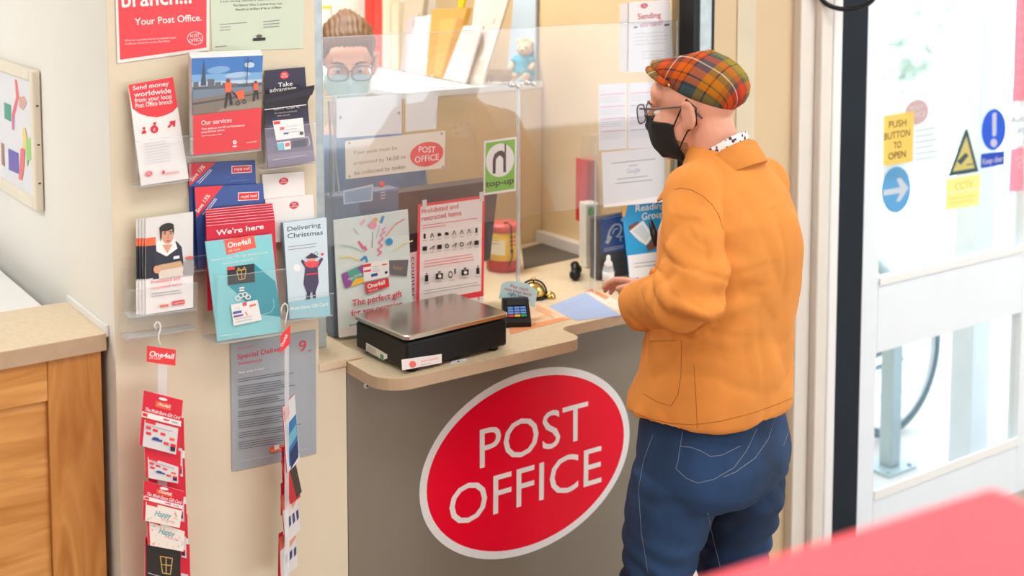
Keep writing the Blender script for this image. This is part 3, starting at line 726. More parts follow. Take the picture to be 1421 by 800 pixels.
def pack(label, tl, tr, br, bl, Y, kind, group, back=False, dY=0.0, side=None):
    P = Print(tl, tr, br, bl, Y, Y + dY, t=.0022, paper=ink(226, 34, 62), side=side or ink(240, 220, 222))
    f = lambda a, b: (bl[0] + (br[0] - bl[0]) * a + (tl[0] - bl[0]) * (1 - b) * 1.0 + ((tr[0] - tl[0]) - (br[0] - bl[0])) * a * (1 - b), bl[1] + (br[1] - bl[1]) * a + (tl[1] - bl[1]) * (1 - b) + ((tr[1] - tl[1]) - (br[1] - bl[1])) * a * (1 - b))
    rect = lambda a0, b0, a1, b1, mm: P.Q([f(a0, b0), f(a1, b0), f(a1, b1), f(a0, b1)], mm)
    if back: rect(.9, .55, 1, .68, W)
    elif kind == 'multi' or kind == 'happy0':
        P.E(f(.5, .07), 6, 2, W, .2); rect(.32, .13, .72, .24, ORNG); P.T('One4all', f(.37, .2), f(.68, .2), 3.6, W, .04)
        P.T('The Multi-Store Gift Card', f(.06, .355), f(.95, .355), 4.4, W, .03); rect(0, .38, 1, .48, W); rect(.02, .4, .14, .46, RED); rect(.55, .41, .7, .44, PINKR); rect(.76, .41, .92, .45, G8)
    if kind in ('multi', 'multi2'):
        y0 = .52 if kind == 'multi' else .5
        rect(.08, y0, .94, 1.0, SILV); rect(.1, y0, .36, y0 + .05, RED)
        for a_, b_, c_ in ((.3, .12, RED), (.5, .15, PINKR), (.74, .2, ORNG), (.14, .2, RED), (.34, .26, BLUE), (.6, .3, PINKR), (.78, .3, RED), (.12, .1, PINKR)): rect(a_, y0 + b_, a_ + .13, y0 + b_ + .05, c_)
        rect(.3, y0 + .28, .56, y0 + .32, BLUE); rect(.78, y0 + .35, .9, y0 + .43, NAVY); P.lines(f(.12, y0 + .08), f(.9, y0 + .08), 1, 2, G6, .7)
    if kind in ('happy', 'happy0'):
        y0 = .52 if kind == 'happy0' else .3
        rect(.06, y0, 1.0, 1.0, ink(246, 240, 230)); rect(.08, y0, .36, y0 + .07, RED); P.T('Happy', f(.3, y0 + .3), f(.72, y0 + .28), 7, ink(60, 160, 176), .02); P.T('birthday', f(.5, y0 + .38), f(.85, y0 + .38), 3, ink(236, 160, 170))
        for k in range(26):
            a_, b_ = random.uniform(.1, .95), random.uniform(y0 + .08, .95)
            if abs(a_ - .5) < .28 and abs(b_ - y0 - .25) < .12: continue
            x_, y_ = f(a_, b_); P.path([(x_, y_), (x_ + random.uniform(-2, 2), y_ + random.uniform(-2.4, 2.4))], 1.2, random.choice([ink(240, 160, 150), ink(130, 190, 200), ink(240, 200, 150), PINKR]))
    if kind == 'black':
        rect(.03, .05, .98, 1.0, ink(38, 34, 34)); x_, y_ = f(.58, .5)
        for a_ in ([(-8, -13), (9, -10), (6, 12), (-5, 10), (-8, -13)], [(0, -12), (0, 11)], [(-7, -2), (8, 0)]): P.path([(x_ + u, y_ + v) for u, v in a_], 1.3, ink(212, 180, 96))
        P.lines(f(.08, .78), f(.5, .78), 1, 2, SILV, .8)
    return tag(P.build('gift_card_pack'), label, 'gift card', group)


G1 = 'gift card packs on the left hanging strip'
pack('lowest black gift card pack, cut by the photo bottom, on the left strip', (202, 796), (252, 802), (252, 862), (202, 856), 2.585, 'black', G1)
pack('black gift card pack with a gold gift outline on the left strip', (201, 745), (252, 762), (251, 822), (201, 808), 2.580, 'black', G1)
pack('cream confetti gift card pack, lower of two, above the black packs', (203, 705), (257, 726), (254.5, 766), (205.5, 757), 2.574, 'happy', G1)
pack('cream confetti gift card pack with a red header, higher of two, on the left strip', (200, 667), (256, 683), (249, 733), (198, 722), 2.568, 'happy0', G1)
pack('red gift card pack with white card, second from top of the left strip', (200, 604), (251, 627), (250, 672), (202, 663), 2.562, 'multi2', G1)
pack('topmost red gift card pack with white header band on the left strip', (199.6, 542), (254, 556), (247, 632), (193, 618), 2.556, 'multi', G1)
for i, (x, y, h) in enumerate(((226, 573, 90), (228, 640, 85), (231, 706, 70), (234, 748, 90))):
    pack(('red pack behind the topmost pack of the left strip', 'red pack hung behind the second pack of the left strip', 'red pack hung behind the cream confetti packs', 'red pack hung behind the black packs of the left strip')[i], (x - 22, y - 3), (x + 29, y + 8), (x + 31, y + h), (x - 22, y + h - 12), 2.594 + .003 * i, 'multi', G1, back=True)

hookstrip('white hook strip with a red tag hanging in front of the grey poster', [(391, 436), (390, 430), (392, 424), (395.5, 421.5), (398.5, 424), (399.5, 430), (398, 437), (396.5, 444), (396, 452)], [(395, 830), (395, 470), (401, 466), (401, 830)],
          ((389.5, 466), (403, 451), (402.5, 477), (389, 491)), 'One4all', 2.55)
G2 = 'gift card packs on the right hanging strip'
for i, (pts, base, art) in enumerate((
        (((392.5, 566), (409, 547), (416, 640), (398.5, 657)), ink(236, 240, 244), 'blue'), (((391, 640), (406, 624), (417, 690), (404, 700)), ink(206, 26, 50), 'black'),
        (((390, 690), (411, 672), (417, 735), (397, 757)), ink(240, 238, 238), 'white'), (((388, 748), (411, 728), (413, 786), (390, 806)), ink(240, 238, 238), 'white'))):
    Y0 = 2.548 + .004 * i
    BL, BR, TL = ony(*pts[3], Y0), ony(*pts[2], Y0 + .0), ony(*pts[0], Y0 + .001)
    BR = ony(*pts[2], Y0 + .045)
    P = Print(*pts, 0, t=.0022, paper=base, pts=(BL, BR, TL), side=ink(220, 60, 70))
    (tl, tr, br, bl) = pts
    g = lambda a, b: (tl[0] + (tr[0] - tl[0]) * a + (bl[0] - tl[0]) * b, tl[1] + (tr[1] - tl[1]) * a + (bl[1] - tl[1]) * b)
    if art == 'blue':
        P.Q([g(.1, .32), g(1, .3), g(1, .9), g(.2, .95)], ink(50, 130, 190)); P.Q([g(.2, .5), g(.95, .45), g(.95, .62), g(.2, .68)], ink(120, 196, 220)); P.Q([g(.3, .75), g(.95, .7), g(.95, .95), g(.3, 1)], ink(30, 50, 110)); P.Q([g(.05, .08), g(.45, .04), g(.45, .2), g(.05, .25)], RED)
    if art == 'black': P.Q([g(.45, .35), g(1, .3), g(1, .98), g(.5, 1)], ink(44, 34, 34)); P.L(g(.1, .3), g(.9, .2), 2, W)
    if art == 'white':
        P.Q([g(0, .0), g(.5, .0), g(.4, .3), g(0, .3)], ink(224, 110, 84)); P.Q([g(.55, .2), g(.95, .1), g(.95, .3), g(.6, .42)], ink(246, 180, 140))
        for a_ in (.3, .55, .8): P.Q([g(a_, .52), g(a_ + .14, .5), g(a_ + .14, .68), g(a_, .72)], ink(60, 70, 120))
    tag(P.build('gift_card_pack'), ('white and blue gift card pack turned edge-on, topmost on the right strip', 'red and black gift card pack turned edge-on under the blue one', 'white pack with small blue marks turned edge-on, higher of two', 'white pack with small blue marks turned edge-on, at the photo bottom')[i], 'gift card', G2)
for i, (pts) in enumerate((((391, 622), (399, 618), (400, 690), (393, 694)), ((390, 672), (396, 668), (397, 712), (390, 716)), ((387, 742), (393, 738), (392, 800), (386, 806)))):
    P = Print(*pts, 2.572 + .003 * i, t=.002, paper=ink(206, 30, 56)); P.L((pts[0][0] + 1, pts[0][1] + 8), (pts[1][0], pts[1][1] + 7), 3, ink(110, 60, 60))
    tag(P.build('gift_card_pack'), ('red pack edge showing behind the red and black pack, right strip', 'red pack edge showing beside the higher white pack, right strip', 'red pack edge showing at the bottom of the right strip')[i], 'gift card', G2)
# ------------------------------------------------------------------ left alcove
m = MB(); m.box(-.5, .826, 2.69, 2.985, 1.172, 1.21, LAM, .002); m.box(-.5, .8255, 2.6885, 2.69, 1.173, 1.209, LAMEDGE); tag(m.build('shelf_top'), 'beige laminate shelf top above the oak cabinet at the left edge', 'shelf')
m = MB(); m.box(.8262, .8335, 2.692, 2.985, 1.2, 1.226, WHITE, .002); tag(m.build('wall_upstand'), 'thin white sealing strip between the beige shelf and the wall', 'strip')
cab = thing('oak_cabinet', 'oak panelled cabinet under the beige shelf at the left edge', 'cabinet', (.2, 2.8, 0))
zr = ony(40, 562, 2.70).z
m = MB(); m.box(.704, .817, 2.70, 2.722, 0, 1.1715, OAKV, .0015); m.build('stile', cab)
m = MB(); m.box(-.45, .7035, 2.70, 2.722, zr, 1.1715, OAKH, .0015); m.build('rail', cab)
m = MB(); m.box(-.45, .7035, 2.712, 2.722, 0, zr, OAKH); m.build('panel', cab)
m = MB(); m.box(-.45, .815, 2.7225, 2.97, 0, 1.1715, OAKV); m.build('carcass', cab)
a, b = onz(32, 400, 1.205), onz(48, 415, 1.205)
m = MB(); m.box(-1.6, b.x, 3.0, 4.3, 1.165, 1.205, WHITE, .003); m.box(-1.6, b.x - .02, 3.02, 4.28, 0, 1.165, WHITE); tag(m.build('white_worktop'), 'white worktop unit behind the beige shelf, at the far left', 'worktop')
# notice frame with a coloured drawing on the left wall
t = thing('framed_poster', 'cream snap frame with a coloured figure poster on the left wall', 'picture frame', (.833, 3.45, 1.39))
y0, y1, z0, z1 = 3.172, 3.86, 1.388, 1.737
m = MB()
for (a, b, c, d) in ((y0, y0 + .032, z0, z1), (y1 - .032, y1, z0, z1), (y0 + .032, y1 - .032, z0, z0 + .03), (y0 + .032, y1 - .032, z1 - .03, z1)):
    m.box(.812, .8332, a, b, c, d, mat('cream_frame', (234, 226, 208), rough=.4), .007, 3)
for z in (1.46, 1.555, 1.65): m.box(.82, .826, y0 - .001, y0 + .001, z - .002, z + .002, DARK)
m.build('border', t)
P = Print(None, None, None, None, 0, pts=[(.822, y1 - .03, z0 + .028), (.822, y0 + .03, z0 + .028), (.822, y1 - .03, z1 - .028)], base=False)
P.prism([(0, 0), (y1 - y0 - .06, 0), (y1 - y0 - .06, z1 - z0 - .056), (0, z1 - z0 - .056)], -.002, 0, ink(228, 230, 238))
fp = lambda *a: [(x * .3125, 60 + y * .3125) for x, y in a]
for pts, c in ((fp((18, 262), (50, 276), (51, 350), (20, 334)), ink(62, 160, 140)), (fp((66, 160), (76, 164), (86, 240), (66, 322), (52, 318), (72, 240)), ink(238, 112, 116)), (fp((53, 318), (67, 322), (64, 388), (54, 380)), ink(214, 110, 170)), (fp((86, 240), (108, 235), (122, 265), (104, 298), (86, 284)), ink(214, 170, 160)),
               (fp((38, 468), (82, 488), (86, 582), (40, 562)), ink(110, 100, 190)), (fp((92, 470), (112, 460), (110, 540), (100, 610), (84, 604), (90, 540)), ink(240, 120, 124)), (fp((104, 376), (114, 376), (130, 474), (106, 470)), ink(242, 214, 110)), (fp((118, 430), (140, 418), (152, 515), (128, 520), (126, 550), (120, 540)), ink(160, 212, 130)), (fp((7, 442), (18, 448), (22, 548), (10, 538)), ink(180, 136, 116))):
    P.Q(pts, c)
P.build('poster', t)

# ------------------------------------------------------------------ things on the counter
ZC = 1.0503
# parcel scale
sc = thing('parcel_scale', 'black parcel scale with a steel platter on the counter', 'scale', (1.592, 2.606, ZC))
SM = Matrix.Translation((1.592, 2.606, ZC)) @ Matrix.Rotation(math.radians(4.0), 4, 'Z')
m = MB(); m.M = SM; m.box(-.148, .148, -.108, .112, .010, .076, BLACK, .006, 3); m.box(-.138, .138, -.098, .10, .076, .082, DARK, .002); m.build('body', sc)
for x in (-.12, .12):
    for y in (-.085, .085):
        m = MB(); m.M = SM @ Matrix.Translation((x, y, 0)); m.lathe([(0, 0), (.014, 0), (.016, .011), (0, .011)], BLACK, n=16); m.build('foot', sc)
m = MB(); m.M = SM
pl = rounded([(-.154, -.113), (.154, -.113), (.154, .117), (-.154, .117)], [.016] * 4, 5); pl2 = rounded([(-.150, -.109), (.150, -.109), (.150, .113), (-.150, .113)], [.014] * 4, 5)
m.prism(pl, .0825, .0905, SATIN); m.loft([[(x, y, .0905) for x, y in pl], [(x, y, .0925) for x, y in pl2]], SATIN, caps=True, smooth=False); m.build('platter', sc)
R3 = lambda v: SM @ Vector(v)
P = Print(None, None, None, None, 0, pts=[R3((-.148, -.1083, .01)), R3((.148, -.1083, .01)), R3((-.148, -.1083, .07))], base=False)
P.Q([(557, 499.5), (613, 491.5), (613, 504), (558, 514.5)], ink(236, 232, 230)); P.E((572.5, 506), 4.8, 4.8, ink(240, 110, 100)); P.T('POST OFFICE', (584, 503.5), (608, 498.5), 2.2, PINKR); P.lines((584, 507), (600, 504), 1, 2, G6, .6)
P.build('sticker', sc)
P = Print(None, None, None, None, 0, pts=[R3((.01, -.1086, .008)), R3((.1, -.1086, .008)), R3((.01, -.1086, .07))], base=False)
P.Q([(623, 508), (627, 501.5), (646, 497.5), (650, 503)], ink(186, 200, 214)); P.E((636, 502), 1.4, 1.4, K); P.build('metal_tab', sc)
P = Print(None, None, None, None, 0, pts=[R3((-.1483, .112, .01)), R3((-.1483, -.108, .01)), R3((-.1483, .112, .07))], base=False)
P.Q([(508, 475.5), (533, 489.5), (533, 501), (508, 487)], ink(226, 224, 216)); P.Q([(533, 490), (537.5, 492), (537.5, 498), (533, 499)], ink(236, 236, 230)); P.Q([(528, 491), (532.4, 493.4), (532.4, 500), (528, 497.6)], ink(60, 140, 96)); P.lines((510, 480), (527, 489.5), 4, 2, G6, .7, ragged=.4)
P.build('rating_label', sc)

# perfect-gift poster
P = Print((463, 306), (566, 291), (574, 452), (471, 469), 2.786, 2.79, t=.004, paper=ink(226, 238, 234))
P.Q([(470.5, 456), (574, 440), (574, 452), (471, 469)], ink(236, 228, 224))
BLU = ink(64, 160, 214); TE2 = ink(90, 178, 160); MAG = ink(236, 120, 160)
P.path([(516, 344), (517, 322)], 1, ink(90, 90, 110))
for pts, th, c in (([(528, 310), (532, 300)], 4, ink(70, 150, 206)), ([(497, 335), (505, 346)], 4, MAG), ([(505, 342), (508, 348)], 4, MAG), ([(535, 328), (548, 312), (561, 304)], 1.6, ink(240, 150, 140)), ([(521, 332), (527, 312)], 1.4, ink(200, 190, 214)), ([(500, 362), (507, 356), (509, 364)], 3, BLU), ([(500, 312), (506, 305)], 4, ink(236, 180, 196)), ([(490, 316), (497, 326)], 1.4, ink(170, 210, 220)), ([(470, 358), (484, 356), (499, 362)], 2, ink(240, 230, 150)), ([(545, 348), (560, 338), (572, 334)], 2, ink(236, 230, 180)),
                   ([(473, 340), (490, 343), (506, 350)], 1.2, ink(170, 214, 214)), ([(523, 355), (529, 350), (523, 346), (530, 341), (524, 336), (531, 331), (526, 326), (533, 322), (529, 318), (534, 315)], 1.6, MAG)): P.path(pts, th, c)
P.E((516, 312), 5.5, 5, ink(240, 140, 160)); P.E((520, 305), 3, 3.4, ink(240, 180, 120)); P.E((539, 335), 4.6, 5, BLU)
P.Q([(473, 380), (502, 367), (505, 391), (478, 400)], ink(86, 172, 156)); P.Q([(473, 380), (480, 377), (489, 396), (478, 400)], ink(150, 80, 160)); P.Q([(484, 398), (492, 386), (504, 384), (505, 391)], ink(246, 196, 70)); P.Q([(494, 371), (502, 367), (504, 383)], ink(150, 80, 160)); P.T('Happy Birthday', (482, 389), (501, 381), 4, W)
P.Q([(538, 361), (565, 360), (563, 383), (537, 380)], ink(112, 106, 112)); P.T('Thank you', (543, 373), (556, 374), 5, GOLD)
P.Q([(502, 365), (538, 359), (538.5, 383), (503, 391)], W); P.Q([(502, 367), (513, 365), (513, 369), (502, 371)], RED); P.Q([(503, 375), (513, 373.5), (513, 376), (503, 377.5)], RED); P.Q([(513, 380), (522, 378), (522, 382), (513, 384)], BLUE); P.Q([(528, 366), (535, 365), (535, 367), (528, 368)], ORNG); P.Q([(532, 376), (535.5, 375.5), (535.5, 379), (532, 379.5)], NAVY); P.lines((515, 370), (526, 368), 3, 3.2, G8, .8)
P.Q([(504, 393), (537, 385), (538, 397), (507, 407)], ink(228, 54, 60)); P.T('One4all', (508, 400), (532, 393.5), 6, W, .04); P.T('Gift Cards', (509, 404.5), (522, 401), 2.6, W)
P.T('The perfect gift', (487, 424), (555.5, 410.5), 8.5, ink(220, 44, 66), .03); P.T('for any occasion', (485, 438), (556, 424), 8, ink(220, 44, 66), .03); P.T('Spend in over 130 high street stores', (482, 452), (545, 441), 3, K, .02)
tag(P.build('poster'), 'pale green poster reading The perfect gift leaning on the screen behind the scale', 'poster')
P = Print((566, 352), (580, 349), (580, 432), (567, 436), 2.7965, t=.001, paper=ink(232, 192, 198)); P.T('counter n', (571, 357), (572, 428), 6, ink(120, 50, 70), .02)
tag(P.build('notice'), 'narrow pink notice with sideways lettering between the two posters', 'notice')
P = Print((580, 284), (673, 271), (671, 419), (578, 440), 2.7935, t=.0008, paper=ink(240, 64, 74))
P.Q([(583.5, 287.5), (669.5, 275.5), (667.5, 404), (582, 420)], ink(244, 238, 236)); P.Q([(578.2, 428), (671.2, 411), (671, 419), (578, 440)], ink(238, 226, 226)); P.T('9', (663, 419), (666, 418), 7, RED)
P.T('Prohibited and', (585, 297), (636, 289), 7, ink(226, 60, 66), .01); P.T('restricted items', (585, 307), (640, 298.5), 7, ink(226, 60, 66), .01)
P.lines((586, 313.5), (664, 302.5), 1, 3, PINKR, .8, ragged=.05); P.lines((586, 317), (620, 312.5), 1, 3, PINKR, .8)
for k in range(8):
    x, y = 589 + k * 10, 328 - k * 1.25
    (P.Q([(x - 1.4, y - 3.5), (x + 1.4, y - 3.7), (x + 1.4, y + 3.3), (x - 1.4, y + 3.5)], K) if k in (0, 7) else P.E((x, y), 2.6, 2.2, K) if k in (2, 3) else P.path([(x - 2, y + 3), (x, y - 3), (x + 2.4, y + 2.4)], 1, K)); P.L((x - 3, y + 6.4), (x + 3, y + 5.6), .6, G6)
    y += 17
    (P.R((x, y), 2.8, 3.2, K, .45) if k in (3, 5) else P.Q([(x - 3, y - 2.6), (x + 3, y - 3.4), (x + 3, y + 2.6), (x - 3, y + 3.4)], K) if k in (0, 2, 7) else P.path([(x - 3, y + 2), (x + 3, y - 3), (x + 1, y + 3)], 1, K)); P.L((x - 3, y + 6.4), (x + 3, y + 5.6), .6, G6)
P.lines((586, 362), (660, 351), 3, 4, PINKR, .8, ragged=.12)
for k, kind in enumerate('bcdcs'):
    x, y = 589.5 + k * 17.6, 384.5 - k * 2.6
    if kind in 'bs': P.Q([(x - 2.2, y - 3.5), (x + 2.2, y - 4), (x + 2.4, y + 5), (x - 2.4, y + 5.4)], K); P.L((x - 1, y - 5.5), (x + 1, y - 5.7), 2, K)
    elif kind == 'c': P.Q([(x - 5, y - 3), (x + 5, y - 4), (x + 5, y + 4), (x - 5, y + 5)], K); P.E((x + .5, y + .5), 2.3, 2.5, W); P.L((x - 2, y - 5), (x + 2, y - 5.4), 2, K)
    else: P.R((x - 2.5, y + 1), 3, 5, K, .35); P.Q([(x + 2.5, y - 7), (x + 5, y - 7.4), (x + 4.6, y), (x + 2.8, y)], K)
    P.L((x - 4, y + 9), (x + 4, y + 7.8), .6, G6)
P.lines((584, 403), (664, 390), 2, 3.6, G6, .8, ragged=.08)
for x, y in ((585.5, 280), (664.5, 269)): P.Q([(x - 3, y - 3), (x + 3, y - 4), (x + 3.4, y + 9), (x - 2.4, y + 10)], ink(222, 216, 210))
tag(P.build('poster'), 'red-bordered poster of prohibited and restricted items taped to the screen', 'poster')
# stickers and plates on the screen
P = Print((672, 196), (717, 190), (716, 265), (671, 271.5), 2.7985, t=.0006)
P.Q([(674, 198.5), (714.8, 193), (713.8, 262), (673, 268)], ink(122, 196, 62)); P.E((693.8, 222.5), 19.6, 23.2, ink(244, 244, 240), -.1)
P.Q([(683.5, 241.5), (683.5, 222), (686, 214), (692, 209.5), (697.5, 209), (700, 212), (700, 200), (702, 199.5), (702, 239), (698.2, 239.4), (698.2, 222), (696, 217), (691, 217.5), (688, 222), (687.5, 241)], K)
P.Q([(687.5, 222), (693, 215.5), (698.5, 220.5), (696, 221.2), (696, 239.6), (690.2, 240.4), (690.2, 222.2)], W)
P.T('top-up', (673.8, 260), (713, 254), 8.5, K, .03)
tag(P.build('sticker'), 'green top-up sticker with a white round emblem on the screen', 'sticker')
P = Print((479, 196), (618, 181.5), (617, 233), (480, 249), 2.7975, t=.0012, paper=ink(238, 228, 212))
P.T('Your post must be', (490, 215), (551, 207.5), 5.4, ink(150, 140, 132)); P.T('presented by', (491, 229), (533, 224), 5.4, ink(168, 158, 150)); P.T('16:50 to', (537, 223.5), (563, 220), 5.4, ink(110, 100, 96)); P.T('be collected by', (492, 243), (541, 236.5), 5.4, ink(160, 150, 142)); P.T('today.', (544, 236), (563, 233.5), 5.4, ink(110, 100, 96))  # left words inked paler than the right ones to stand for glare
P.logo((592, 214), 23, 17, -.13, ink(244, 84, 84))
for x, y in ((484.5, 198.5), (612.5, 185.5), (614, 231.5), (484.5, 245)): P.E((x, y), 1.6, 1.8, ink(170, 166, 160))
tag(P.build('plate'), 'cream acrylic plate with posting times and a red oval on the screen', 'sign')
P = Print((467, 137), (557.5, 131), (557.5, 185), (467.5, 192), 2.808, t=.001, paper=ink(244, 240, 240))
for x, y in ((472.5, 163), (553.5, 157)): P.E((x, y), 2, 2.2, ink(170, 176, 186))
tag(P.build('plate'), 'blank white plate with two studs above the posting times plate', 'sign')
P = Print((563, 133), (608, 129), (605, 179), (563, 183), 2.808, t=.001, paper=ink(246, 242, 240)); P.path([(603, 170), (606, 150)], 1, G8)
tag(P.build('card'), 'plain white card beside the blank plate behind the screen', 'card')

# orange flyer, blue paper, white sheet on the worktop
def flatsheet(q, z, paper):
    return Print(q[0], q[1], q[2], q[3], 0, t=.0006, paper=paper, pts=[onz(*q[3], z), onz(*q[2], z), onz(*q[0], z)])


P = flatsheet([(706, 444), (742, 414), (792, 443), (708, 464)], ZC + .0008, ink(238, 206, 176)); P.Q([(706, 456), (780, 441), (792, 443), (708, 464)], ink(240, 158, 110)); P.Q([(709, 450), (760, 436), (764, 439), (708, 455)], ink(244, 186, 146)); P.lines((744, 424), (770, 436), 3, 3, ink(240, 170, 120), 1.6)
tag(P.build('flyer'), 'orange flyer lying flat under the card reader', 'flyer')
P = flatsheet([(757, 427), (812, 406), (862, 438), (800, 445)], ZC + .0008, ink(168, 188, 226)); P.lines((780, 426), (812, 415), 2, 5, ink(150, 170, 212), .8)
tag(P.build('paper_sheet'), 'pale blue sheet of paper on the counter beside the sleeve', 'paper')
P = flatsheet([(806, 406.5), (822, 400), (860, 420), (858, 431)], ZC + .0003, ink(240, 226, 210)); P.Q([(808, 406), (822, 400.8), (846, 413), (840, 416), (820, 405)], ink(238, 150, 110))
tag(P.build('paper_sheet'), 'white and orange sheet peeping out from under the pale blue paper', 'paper')
P = flatsheet([(724, 345), (757, 336), (810, 356), (727, 374)], ZC + .0008, ink(88, 82, 74)); tag(P.build('counter_mat'), 'dark grey mat on the far side of the counter', 'mat')

# frame that looks at the viewer, for things turned towards the customer
def facing(origin, turn=0.0):
    u = Matrix.Rotation(turn, 3, 'Z') @ Vector((.8185, -.5745, 0)); b = Vector((-u.y, u.x, 0))
    return Matrix(((u.x, b.x, 0, origin.x), (u.y, b.y, 0, origin.y), (0, 0, 1, origin.z), (0, 0, 0, 1)))


o = onz(719, 455, ZC)
cr = thing('card_reader', 'small black card reader with blue keys beside the scale', 'card reader', o)
FM = facing(o, .12)
m = MB(); m.M = FM
prof = [(0, 0), (0, .014), (.004, .018), (.058, .062), (.066, .064), (.075, .058), (.08, 0)]
m.loft([[(x, y * 1.0, z * (1 if abs(x) < .03 else .96)) for y, z in prof] for x in (-.0345, -.031, .031, .0345)], BLACK, smooth=False); m.build('housing', cr)
sl = math.atan2(.044, .054)
FF = FM @ Matrix.Translation((0, .004, .018)) @ Matrix.Rotation(sl, 4, 'X')
m = MB(); m.M = FF; m.box(-.025, .025, .046, .066, -.0004, .0012, ink(14, 14, 18)); m.build('display', cr)
KB = mat('blue_keys', (104, 150, 226), rough=.35)
for r in range(4):
    for c in range(3):
        m = MB(); m.M = FF; x = -.0165 + .0165 * c; y = .0105 + .0082 * (3 - r) + .003
        mm = KB if r < 3 else [ink(226, 60, 60), ink(240, 190, 60), ink(40, 170, 90)][c]
        m.box(x - .0072, x + .0072, y - .0031, y + .0031, 0, .0026, mm, .0008, 1); m.build('key', cr)
P = Print((698, 393), (746, 404), (742, 428), (694, 415), 0, t=.001, paper=ink(188, 226, 230), pts=[o + FM.to_3x3() @ Vector((-.04, .085, .03)), o + FM.to_3x3() @ Vector((.04, .085, .03)), o + FM.to_3x3() @ Vector((-.04, .095, .1))], base=False)
P.prism([P.at(*q) for q in ((692, 415), (696, 394), (704, 391), (718, 390), (734, 395), (746, 404), (742, 427), (736, 425), (735, 418), (731, 414.5), (700, 414.5))], -.001, 0, ink(188, 226, 230))
P.T('Pay cash', (708, 398.5), (733, 404.5), 4.2, ink(196, 70, 120), .02); P.T('into your bank', (700, 402.5), (738, 411.5), 4.2, ink(196, 70, 120), .02); P.T('right here', (705, 409.5), (729, 414.5), 4.2, ink(70, 90, 110), .02)

tag(P.build('sign_card'), 'pale blue bubble-shaped card reading Pay cash, behind the card reader', 'sign')
for x in (-.029, .029):
    m = MB(); m.M = FM; m.box(x - .002, x + .002, .0745, .09, 0, .05, BLACK); m.build('cradle_arm', cr)
# desk bell
o = onz(744, 420, ZC) + Vector((.02, .04, 0))
bl = thing('desk_bell', 'brass desk bell with a black frame behind the blue bubble card', 'bell', o)
BR = mat('brass', (206, 176, 104), rough=.22, metal=1.0, var=.05)
m = MB(); m.lathe([(0, 0), (.034, 0), (.036, .004), (.03, .008), (0, .008)], BLACK, o); m.build('base', bl)
m = MB(); m.lathe([(.031, .010), (.0335, .012), (.032, .022), (.026, .034), (.016, .042), (.006, .045), (0, .0455)], BR, o); m.build('dome', bl)
m = MB(); m.lathe([(0, .045), (.0025, .045), (.0025, .052), (.006, .053), (.006, .057), (0, .058)], BR, o, 14); m.build('plunger', bl)
u3 = Vector((.8185, -.5745, 0))
m = MB(); m.tube([o + u3 * (.036 * math.cos(a)) + Vector((0, 0, .016 + .036 * math.sin(a))) for a in [PI * k / 14 for k in range(-2, 17)]], .0028, BLACK); m.build('carrying_arch', bl)
m = MB(); m.lathe([(.0, .0), (.016, .0), (.017, .004), (.013, .012), (.006, .018), (0, .019)], BR, o + u3 * .046 + Vector((0, 0, 0)), 20); m.build('small_bell', bl)

# sanitiser bottle
o = onz(844, 402, ZC)
bt = thing('sanitiser_bottle', 'small clear sanitiser bottle with a white nozzle by the right screen', 'bottle', o)
m = MB(); m.lathe([(0, .001), (.015, .001), (.0165, .004), (.0165, .058), (.0150, .066), (.009, .074), (0, .074)], clear('bottle_plastic', .35), o); m.build('body', bt)
m = MB(); m.lathe([(.0168, .022), (.0171, .022), (.0171, .054), (.0168, .054)], ink(238, 236, 236), o); m.build('label', bt)
m = MB(); m.lathe([(0, .074), (.0125, .068), (.0125, .076), (.009, .082), (.0065, .084), (.0062, .096), (.004, .1), (0, .1)], mat('white_cap', (240, 238, 236), rough=.35), o); m.build('nozzle', bt)

# dark terminal box, hearing loop sign, reading poster
m = MB(); m.box(2.328, 2.49, 2.872, 2.915, ZC, 1.235, mat('dark_brown_box', (70, 58, 54), rough=.5), .006); m.box(2.34, 2.48, 2.869, 2.872, 1.06, 1.10, DARK); tag(m.build('cash_box'), 'dark brown box on the counter behind the blue hearing loop sign', 'box')
P = Print((833.5, 303), (868, 295), (869, 347), (835, 352), 2.862, t=.0015, paper=ink(28, 84, 178))
P.T('This counter is fitted', (836, 305.5), (866, 298.8), 2, W); P.lines((838, 346), (866, 340.5), 2, 2.6, W, .8, ragged=.05)
P.path([(843, 331), (846, 320), (852, 312), (859, 311), (862, 316), (860, 324), (855, 329)], 2.6, W); P.path([(862, 307), (866, 300.5)], 4, W); P.Q([(839, 337), (845, 326.5), (849, 329), (843.5, 339)], W); P.path([(849, 325), (852, 318.5), (857, 317)], 1.8, W)
P.T('T', (857, 335.5), (863.5, 334.5), 7, W, .03)
tag(P.build('sign'), 'blue hearing loop sign with a white ear behind the bottle', 'sign')
P = Print((860, 264), (934, 256), (944, 382), (874, 391), 2.765, 2.775, t=.0012, paper=ink(20, 158, 220))
P.Q([(871, 355), (942, 346), (944, 382), (874, 391)], ink(242, 242, 244)); P.Q([(861, 266), (874, 263.5), (871, 275), (862.5, 283)], ink(240, 190, 150)); P.Q([(865, 265), (884, 262.5), (874, 279), (863, 276)], ink(226, 90, 168)); P.Q([(862.5, 281), (866, 277), (872, 279), (867, 300), (863.5, 302)], ink(238, 176, 66))
P.Q([(872, 314), (884, 307), (892, 316), (874, 324)], ink(110, 74, 66)); P.Q([(873, 321), (892, 306), (906, 327), (897, 341), (886, 334)], ink(238, 236, 230)); P.Q([(877, 321), (891, 311), (902, 327), (896, 336)], ink(206, 218, 226)); P.Q([(896, 341), (906, 330), (912, 344), (899, 349)], ink(110, 74, 66))
